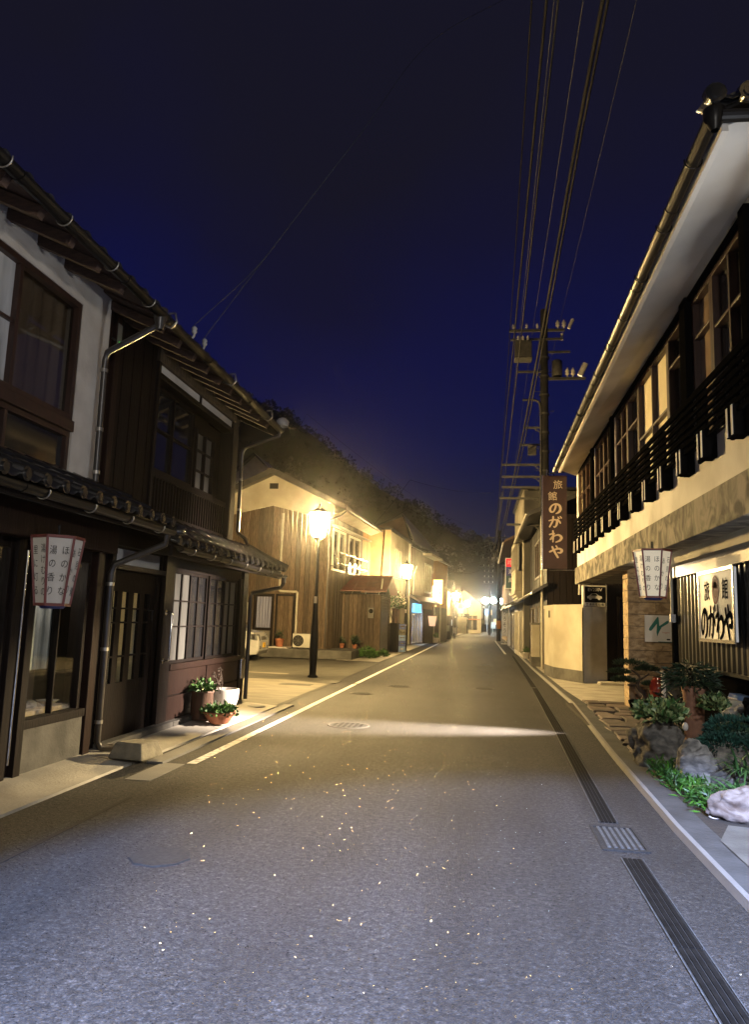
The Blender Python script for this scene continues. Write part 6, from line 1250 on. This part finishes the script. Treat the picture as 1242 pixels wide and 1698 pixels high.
window(RB, f2, .8, 4.6, 3.9, 5.2, 4, 1, .08, .2, .31, fm='pipew', pm=['glassd', 'darkpane', 'glassd', 'darkpane'], curtain='curtain')
a = MB().at(*f2); [a.box(.7 + .02 * k, 4.7 - .02 * k, 0, .34 - .07 * k, 2.86 - .12 * k, 2.98 - .12 * k) for k in range(3)]; a.build('bay_moulding', 'cream', RB)
a = MB().at(*f2); a.hexa([(-.2, .55, 2.28), (7.4, .55, 2.28), (7.4, 0, 2.5), (-.2, 0, 2.5), (-.2, .55, 2.36), (7.4, .55, 2.36), (7.4, 0, 2.6), (-.2, 0, 2.6)]); a.build('pent_roof', 'tile2', RB)
a = MB(); a.hexa([(1.50, 32.6, 5.1), (1.50, 34.6, 5.1), (2.1, 34.6, 5.75), (2.1, 32.6, 5.75), (1.50, 32.6, 5.2), (1.50, 34.6, 5.2), (2.1, 34.6, 5.85), (2.1, 32.6, 5.85)]); a.build('canopy', 'blackmetal', RB)
RC = thing('eaves_house', "old timber house with deep lit eaves beyond the red and blue sign, right side", "house", (3, 48, 0))
f3 = facade((1.92, 41.6, 0), (2.05, 56, 0))
a = MB().at(*f3); a.box(0, 14.2, -.2, 0, 0, 2.4); a.build('lower_wall', 'dwood', RC)
a = MB().at(*f3); a.box(0, 14.2, -.2, -.02, 2.4, 6.1); a.build('upper_wall', 'plaster', RC)
a = MB(); a.box(2.0, 6, 41.55, 41.75, 0, 6.1); a.build('side_wall', 'greywall', RC)
a = MB(); a.hexa([(1.25, 41.2, 5.95), (1.35, 56.2, 5.95), (4.5, 56.2, 7.6), (4.5, 41.2, 7.6), (1.25, 41.2, 6.08), (1.35, 56.2, 6.08), (4.5, 56.2, 7.75), (4.5, 41.2, 7.75)]); a.build('roof', 'rafter', RC); gutter(RC, (1.2, 41.2, 6.0), (1.3, 56.2, 6.0), .06, 'pipew', 0, (-1, 0, 0))
for k in range(5): window(RC, f3, .6 + 2.7 * k, 2.7 + 2.7 * k, .1, 2.1, 2, 1, .1, -.02, .03, fm='pipew' if k % 2 else 'board', pm=['darkpane', 'frost'], name='sliding_door')
for k in range(3): window(RC, f3, 1 + 4.4 * k, 3.8 + 4.4 * k, 3.5, 5.2, 2, 1, .1, -.04, .03, fm='framew', pm='darkpane')
a = MB().at(*f3); a.hexa([(.0, .6, 2.42), (14, .6, 2.42), (14, 0, 2.7), (0, 0, 2.7), (.0, .6, 2.52), (14, .6, 2.52), (14, 0, 2.82), (0, 0, 2.82)]); a.build('pent_roof', 'tile2', RC)
RD = thing('timber_shop', "farthest row house on the right, behind the second utility pole", "house", (4, 66, 0))
a = MB(); a.box(2.25, 7, 57, 80, 0, 5.4); a.build('wall', 'stucco_g', RD)
a = MB(); a.hexa([(1.7, 56.6, 5.2), (2.4, 80, 5.2), (5, 80, 6.8), (5, 56.6, 6.8), (1.7, 56.6, 5.35), (2.4, 80, 5.35), (5, 80, 6.95), (5, 56.6, 6.95)]); a.build('roof', 'tile2', RD)
block_house('town_house', "low dark house at the bend, right side behind the cold lights", "house", 3.8, 10, 96, 118, 4.4, 6.2, 'dwood', (), 'x', .5)

t = thing('lit_sign', "red, navy and green upright lit sign with white lettering hung above the street, right side", "sign", (1.6, 43.9, 4.4))
a = MB(); a.box(1.40, 1.92, 43.9, 44.12, 3.52, 5.32); a.build('frame', 'signwhite', t, bevel=.01)
a = MB(); a.box(1.435, 1.885, 43.885, 43.898, 4.80, 5.28); a.build('red_panel', 'redlit', t)
a = MB(); a.box(1.435, 1.885, 43.885, 43.898, 4.28, 4.80); a.build('navy_panel', 'navylit', t)
a = MB(); a.box(1.435, 1.885, 43.885, 43.898, 3.56, 4.28); a.build('green_panel', 'greenlit', t)
a = MB(); text(a, "吟", (1.66, 43.88, 5.04), (1, 0, 0), (0, 0, 1), .34, 0, .8); text(a, "海", (1.70, 43.88, 4.52), (1, 0, 0), (0, 0, 1), .30, 0, .8); text(a, "風", (1.70, 43.88, 4.02), (1, 0, 0), (0, 0, 1), .30, 0, .8); a.build('lettering', 'signwhite', t)
a = MB(); a.tube([(1.85, 44, 5.1), (2.1, 44, 5.1)], .025, 6); a.tube([(1.85, 44, 3.8), (2.1, 44, 3.8)], .025, 6); a.build('hanger_arm', 'iron', t)
t = thing('banner', "white upright banner with vertical lettering leaning by the second utility pole", "banner", (1.65, 54.5, 0))
a = MB(); a.box(1.52, 1.92, 54.5, 54.56, .62, 2.95); a.build('cloth', 'signwhite', t)
a = MB(); [text(a, c, (1.72, 54.495, 2.70 - .42 * i), (1, 0, 0), (0, 0, 1), .36, 0, .8) for i, c in enumerate("せりろそう")]; a.build('lettering', 'inkgrey', t)
a = MB(); a.tube([(1.94, 54.55, 0), (1.94, 54.55, 3.1)], .02, 6); a.box(1.5, 2.0, 54.4, 54.8, .05, .10); a.build('stand', 'potw', t)
t = MB(); t.hexa([(1.86, 51.2, .05), (2.0, 51.2, .05), (2.0, 52.4, .05), (1.86, 52.4, .05), (1.96, 51.2, 2.7), (2.02, 51.2, 2.7), (2.02, 52.4, 2.7), (1.96, 52.4, 2.7)]); tag(t.build('white_blind', 'white', None, (1.9, 51.8, .05)), "white blind leaning from the eaves to the pavement beside the banner", "blind")
t = thing('meter_cabinet', "slim cream metal cabinet on a grey base in front of the dark timber shop", "cabinet", (1.95, 27.2, 0))
a = MB(); a.box(1.80, 2.10, 27.0, 27.5, .38, 1.50); a.build('door_panel', 'cream', t, bevel=.015); a = MB(); a.box(1.79, 2.11, 26.98, 27.52, .02, .38); a.build('base', 'concrete_d', t); a = MB(); a.box(1.76, 2.14, 26.96, 27.54, 1.50, 1.57); a.build('cap', 'greywall', t)
t = MB(); t.box(1.98, 2.10, 30.2, 31.2, .02, .34); t.box(2.0, 2.1, 30.25, 30.4, .34, .7); tag(t.build('step_stool', 'board', None, (2.05, 30.7, .02)), "small wooden stand by the sliding doors of the dark timber shop", "stand")
pot(1.98, 33.0, .05, .14, .26, "white pot with leaves where the cream fronted house meets the timber shop", "potted plant", 'potw', 'leaf', 40, .14)

# ================================================================== utility poles and wires
def crossarm(parent, x0, x1, y, z, w=.09):
    a = MB(); a.box(x0, x1, y - w / 2, y + w / 2, z, z + w); return a.build('crossarm', 'polemetal', parent)
def insulator(parent, x, y, z, s=1.):
    a = MB(); a.lathe([(.02 * s, 0), (.02 * s, .05 * s), (.06 * s, .07 * s), (.035 * s, .11 * s), (.06 * s, .14 * s), (.03 * s, .19 * s), (.015 * s, .23 * s)], (x, y, z), 10); a.build('insulator', 'ceram', parent)
P1 = thing('utility_pole', "big utility pole with transformer and many cross arms, behind the maroon upright sign", "utility pole", (2.25, 27.2, 0))
PY_ = 27.2
a = MB(); a.tube([(2.28, PY_, 0), (2.24, PY_, 13.3)], [.19, .135], 16); a.build('pole', 'pole', P1)
crossarm(P1, .95, 3.0, PY_, 12.45); crossarm(P1, 1.0, 2.9, PY_ - .16, 12.05, .07)
c_ = crossarm(P1, 2.3, 3.75, PY_, 10.55); crossarm(P1, 2.3, 3.2, PY_, 11.6, .07)
for z, x0 in ((9.75, 1.25), (7.6, 1.5), (6.95, 1.35), (6.2, .70), (5.75, .72), (5.36, .72), (4.95, .65), (3.98, .9)):
    x1 = 2.15; a = MB(); a.beam((x0, PY_ - .08, z + 1.1), (x1, PY_ - .08, z + 1.1), .055, .075); a.beam((x1 - .02, PY_ - .08, z + .9), (x1 - .30, PY_ - .08, z + 1.09), .03, .03); a.build('bracket_arm', 'polemetal', P1)
a = MB(); a.box(1.15, 1.78, PY_ - .35, PY_ + .2, 11.35, 12.0); a.box(1.13, 1.80, PY_ - .37, PY_ + .22, 11.30, 11.36); tr = a.build('transformer', 'polemetal', P1, bevel=.03)
for k in range(3): b = MB(); b.lathe([(.04, 0), (.055, .05), (.035, .08), (.055, .11), (.03, .18)], (1.27 + .18 * k, PY_ - .3, 12.0), 10); b.build('bushing', 'ceram', tr)
a = MB(); a.lathe([(.17, 0), (.19, .02), (.19, .58), (.15, .62), (0, .64)], (2.72, PY_, 10.68), 16); a.build('switch_can', 'polemetal', P1)
for x in (3.1, 3.3): insulator(P1, x, PY_, 10.65, 1.6)
a = MB(); a.tube([(3.55, PY_, 10.7), (3.75, PY_ - .05, 11.15)], .11, 10); a.build('arrester', 'ceram', P1)
for x in (2.75, 2.98): insulator(P1, x, PY_, 12.55, 1.5)
a = MB(); a.tube([(2.9, PY_, 12.35), (2.9, PY_, 12.1)], .06, 8); a.tube([(3.15, PY_, 12.55), (3.30, PY_, 12.9)], .07, 8); a.build('arrester', 'ceram', P1)
for x in (1.1, 1.6, 2.0): insulator(P1, x, PY_, 12.55, 1.)
a = MB(); a.tube(catmull([(1.45, PY_ - .1, 9.75), (1.9, PY_ - .1, 9.75), (2.1, PY_ - .1, 9.5), (2.12, PY_ - .12, 8.5), (2.12, PY_ - .16, 7.2), (2.1, PY_ - .2, 5.0), (2.12, PY_ - .2, .3)], 6), .04, 8); a.build('riser_pipe', 'polemetal', P1)
a = MB(); a.box(1.65, 1.95, PY_ - .3, PY_ - .05, 7.65, 8.0); a.build('junction_box', 'polemetal', P1, bevel=.02)
for k in range(9):
    z = 5.6 + k * .72; a = MB(); a.lathe([(.185, 0), (.185, .07)], (2.255, PY_, z), 16); a.build('pole_band', 'polemetal', P1)
for k in range(12):
    z = 2.6 + k * .75; s = 1 if k % 2 else -1; a = MB(); a.tube([(2.26 + s * .15, PY_, z), (2.26 + s * .34, PY_, z)], .012, 6); a.build('step_bolt', 'polemetal', P1)
def small_pole(x, y, h, label, arms, band=False):
    t = thing('utility_pole', label, "utility pole", (x, y, 0)); a = MB(); a.tube([(x, y, 0), (x, y, h)], [.19, .13], 14); a.build('pole', 'pole', t)
    for z, w in arms: crossarm(t, x - w, x + w * .6, y - .15, z); [insulator(t, x - w + .2 + q * (w * 1.6 - .4) / 2, y - .15, z + .09, 1.2) for q in range(3)]
    if band: a = MB(); a.tube([(x, y, 1.05), (x, y, 1.75)], .196, 14); a.build('reflective_band', 'orange', t)
    return t
small_pole(1.56, 65.5, 9.6, "dark utility pole with an orange band at the right kerb, middle distance", [(8.9, 1.1), (7.6, .9), (6.9, .8)], True)
small_pole(1.15, 96, 10.2, "utility pole lit pale blue by the cold lamps at the end of the street", [(9.6, 1.1), (8.6, 1.), (7.9, .9), (7.2, .9), (6.5, .9)])
t = thing('cold_lamp', "cluster of bright cold white lamps across the end of the street", "lamp", (1.4, 118, 4.8))
a = MB(); a.tube([(2.9, 118.2, 0), (2.9, 118.2, 5.4), (2.5, 118.2, 5.6), (.4, 118.2, 5.5)], .07, 8); a.build('post', 'polemetal', t)
for x, r in ((.6, .5), (1.25, .55), (1.9, .5)): a = MB(); a.blob((x, 118, 5.0), (r, .3, .42), 3, 0., 2); a.tube([(x, 118, 5.2), (x, 118.2, 5.5)], .03, 6); a.build('lamp_glass', 'led', t)
t = MB(); t.blob((2.95, 117, 4.9), (.5, .4, .5), 3, 0., 2); t.tube([(2.95, 117.2, 4.9), (2.95, 118.2, 5.2)], .03, 6)
tag(t.build('cold_lamp', 'led', None, (2.95, 117, 4.9)), "single round cold white lamp right of the utility pole with the orange band", "lamp")

def wire(pts, r, label, m='cable', sag=0., grp='wires along the street'):
    q = []
    for a_, b_ in zip(pts, pts[1:]):
        a_, b_ = Vector(a_), Vector(b_)
        for i in range(10): f = i / 10; p = a_.lerp(b_, f); p.z -= 4 * sag * f * (1 - f) * min(1, (b_ - a_).length / 25); q.append(p)
    q.append(Vector(pts[-1])); q = catmull(pts, 8) if not sag else q; t = MB(); t.tube(q, r, 6); o = t.build('overhead_wire', m, None, tuple(pts[0])); return tag(o, label, 'wire', grp)
wire([(.35, -14, 11.8), (.98, 27.1, 12.5), (1.28, 65.3, 9.0)], (.022) * .62, "pale wire at the left side of the bundle, highest up", sag=.25)
wire([(.55, -14, 9.9), (.90, 27.1, 9.6), (1.05, 65.3, 7.7)], (.030) * .62, "thick pale cable on the left of the pole brackets", sag=.35)
wire([(.60, -14, 9.6), (.84, 27.1, 6.9), (1.0, 65.3, 6.95)], (.020) * .62, "pale cable with wrapped turns below the thick left cable", sag=.3)
for k, dx in enumerate((0, .09)):
    wire([(1.05 + dx, -14, 8.4), (1.30 + dx * .6, 10, 8.5), (1.30 + dx, 27.1, 7.55 - dx), (1.0 + dx, 65.3, 6.4)], (.040 - .012 * k) * .62, ("thick dark twin cable running down to the lowest brackets, left strand", "thinner strand running beside the thick dark twin cable")[k], sag=.15)
wire([(.75, -14, 12.0), (1.36, 27.1, 12.7), (1.5, 65.3, 9.1)], (.014) * .62, "thin wire just right of the pale left wire, going to the top cross arm", 'cabled', .3)
wire([(1.25, -14, 12.1), (1.85, 27.1, 12.7), (2.0, 65.3, 9.1)], (.014) * .62, "thin wire to the middle insulator of the top cross arm", 'cabled', .35)
wire([(2.2, -14, 12.6), (2.85, 27.1, 12.9), (2.2, 65.3, 9.1)], (.010) * .62, "faint thin wire ending at the right insulator of the top cross arm", 'cabled', .3)
wire([(.72, 27.1, 6.3), (.9, 65.3, 6.2)], (.022) * .62, "pale cable on the lowest long bracket going away down the street", sag=.4)
wire([(1.28, 65.3, 9.0), (1.0, 96, 9.7)], (.02) * .62, "wire between the two far utility poles, upper", sag=.4)
wire([(1.05, 65.3, 7.7), (.8, 96, 8.0)], (.02) * .62, "wire between the two far utility poles, lower", sag=.5)
wire([(-3.3, 8.0, 4.72), (-2.51, 8.67, 6.5), (-1.67, 9.0, 8.0), (-.93, 10.99, 11.0), (.4, 14, 14.5)], (.008) * .62, "thin teal wire rising from the timber house eave across the sky", 'cabled', 0, 'wires to the houses')
wire([(-3.3, 7.68, 4.75), (-2.83, 8.3, 5.72), (-2.51, 8.67, 6.5)], (.007) * .62, "short thin wire beside the timber house eave joining the long teal one", 'cabled', 0, 'wires to the houses')
wire([(-3.28, 11.5, 4.65), (-6.0, 24, 8.4), (-1.0, 66, 10.0)], (.007) * .62, "wire leaving the end of the timber house roof toward the hill", sag=.5, grp='wires to the houses')
wire([(-5.1, 34.4, 5.9), (-3.75, 38, 8.8), (1.1, 65.3, 13.)], (.016) * .62, "wire from the gable house corner up across the street", 'cable', .3, 'wires to the houses')
wire([(-5.1, 34.3, 5.85), (-4.0, 40, 7.6), (1.3, 65.3, 8.8)], (.014) * .62, "wire from the gable house corner over the ochre house", 'cable', .4, 'wires to the houses')
wire([(-4.0, 46, 6.0), (1.28, 65.3, 8.7)], (.016) * .62, "wire from the taupe shop house to the far pole", 'cable', .7, 'wires to the houses')
wire([(-3.0, 54, 5.9), (1.25, 65.3, 7.4)], (.016) * .62, "sagging wire from the orange fronted shop to the far pole", 'cable', .9, 'wires to the houses')
wire([(-2.6, 60, 5.6), (1.15, 96, 9.4)], (.02) * .62, "wire crossing low above the round street lamps", 'cable', .8, 'wires to the houses')
wire([(1.56, 65.4, 8.6), (1.95, 44, 5.9)], (.014) * .62, "service wire from the far pole down to the lit eaves house", 'cable', .5, 'wires to the houses')

# ------------------------------------------------------------------ added scattering volume, imitates lens bloom round the lamps
a = MB(); a.box(-430, 430, -25, 405, -1.1, 125); hzo = a.build('bloom_haze', 'void'); hzo['kind'] = 'stuff'
hm = bpy.data.materials.new("bloom_haze"); hm.use_nodes = True; n = hm.node_tree; n.nodes.remove(n.nodes['Principled BSDF'])
pv = n.nodes.new('ShaderNodeVolumePrincipled'); pv.inputs['Color'].default_value = (.95, .95, .94, 1); pv.inputs['Density'].default_value = .00072; pv.inputs['Anisotropy'].default_value = .975
n.links.new(pv.outputs['Volume'], n.nodes['Material Output'].inputs['Volume']); hzo.data.materials.clear(); hzo.data.materials.append(hm)
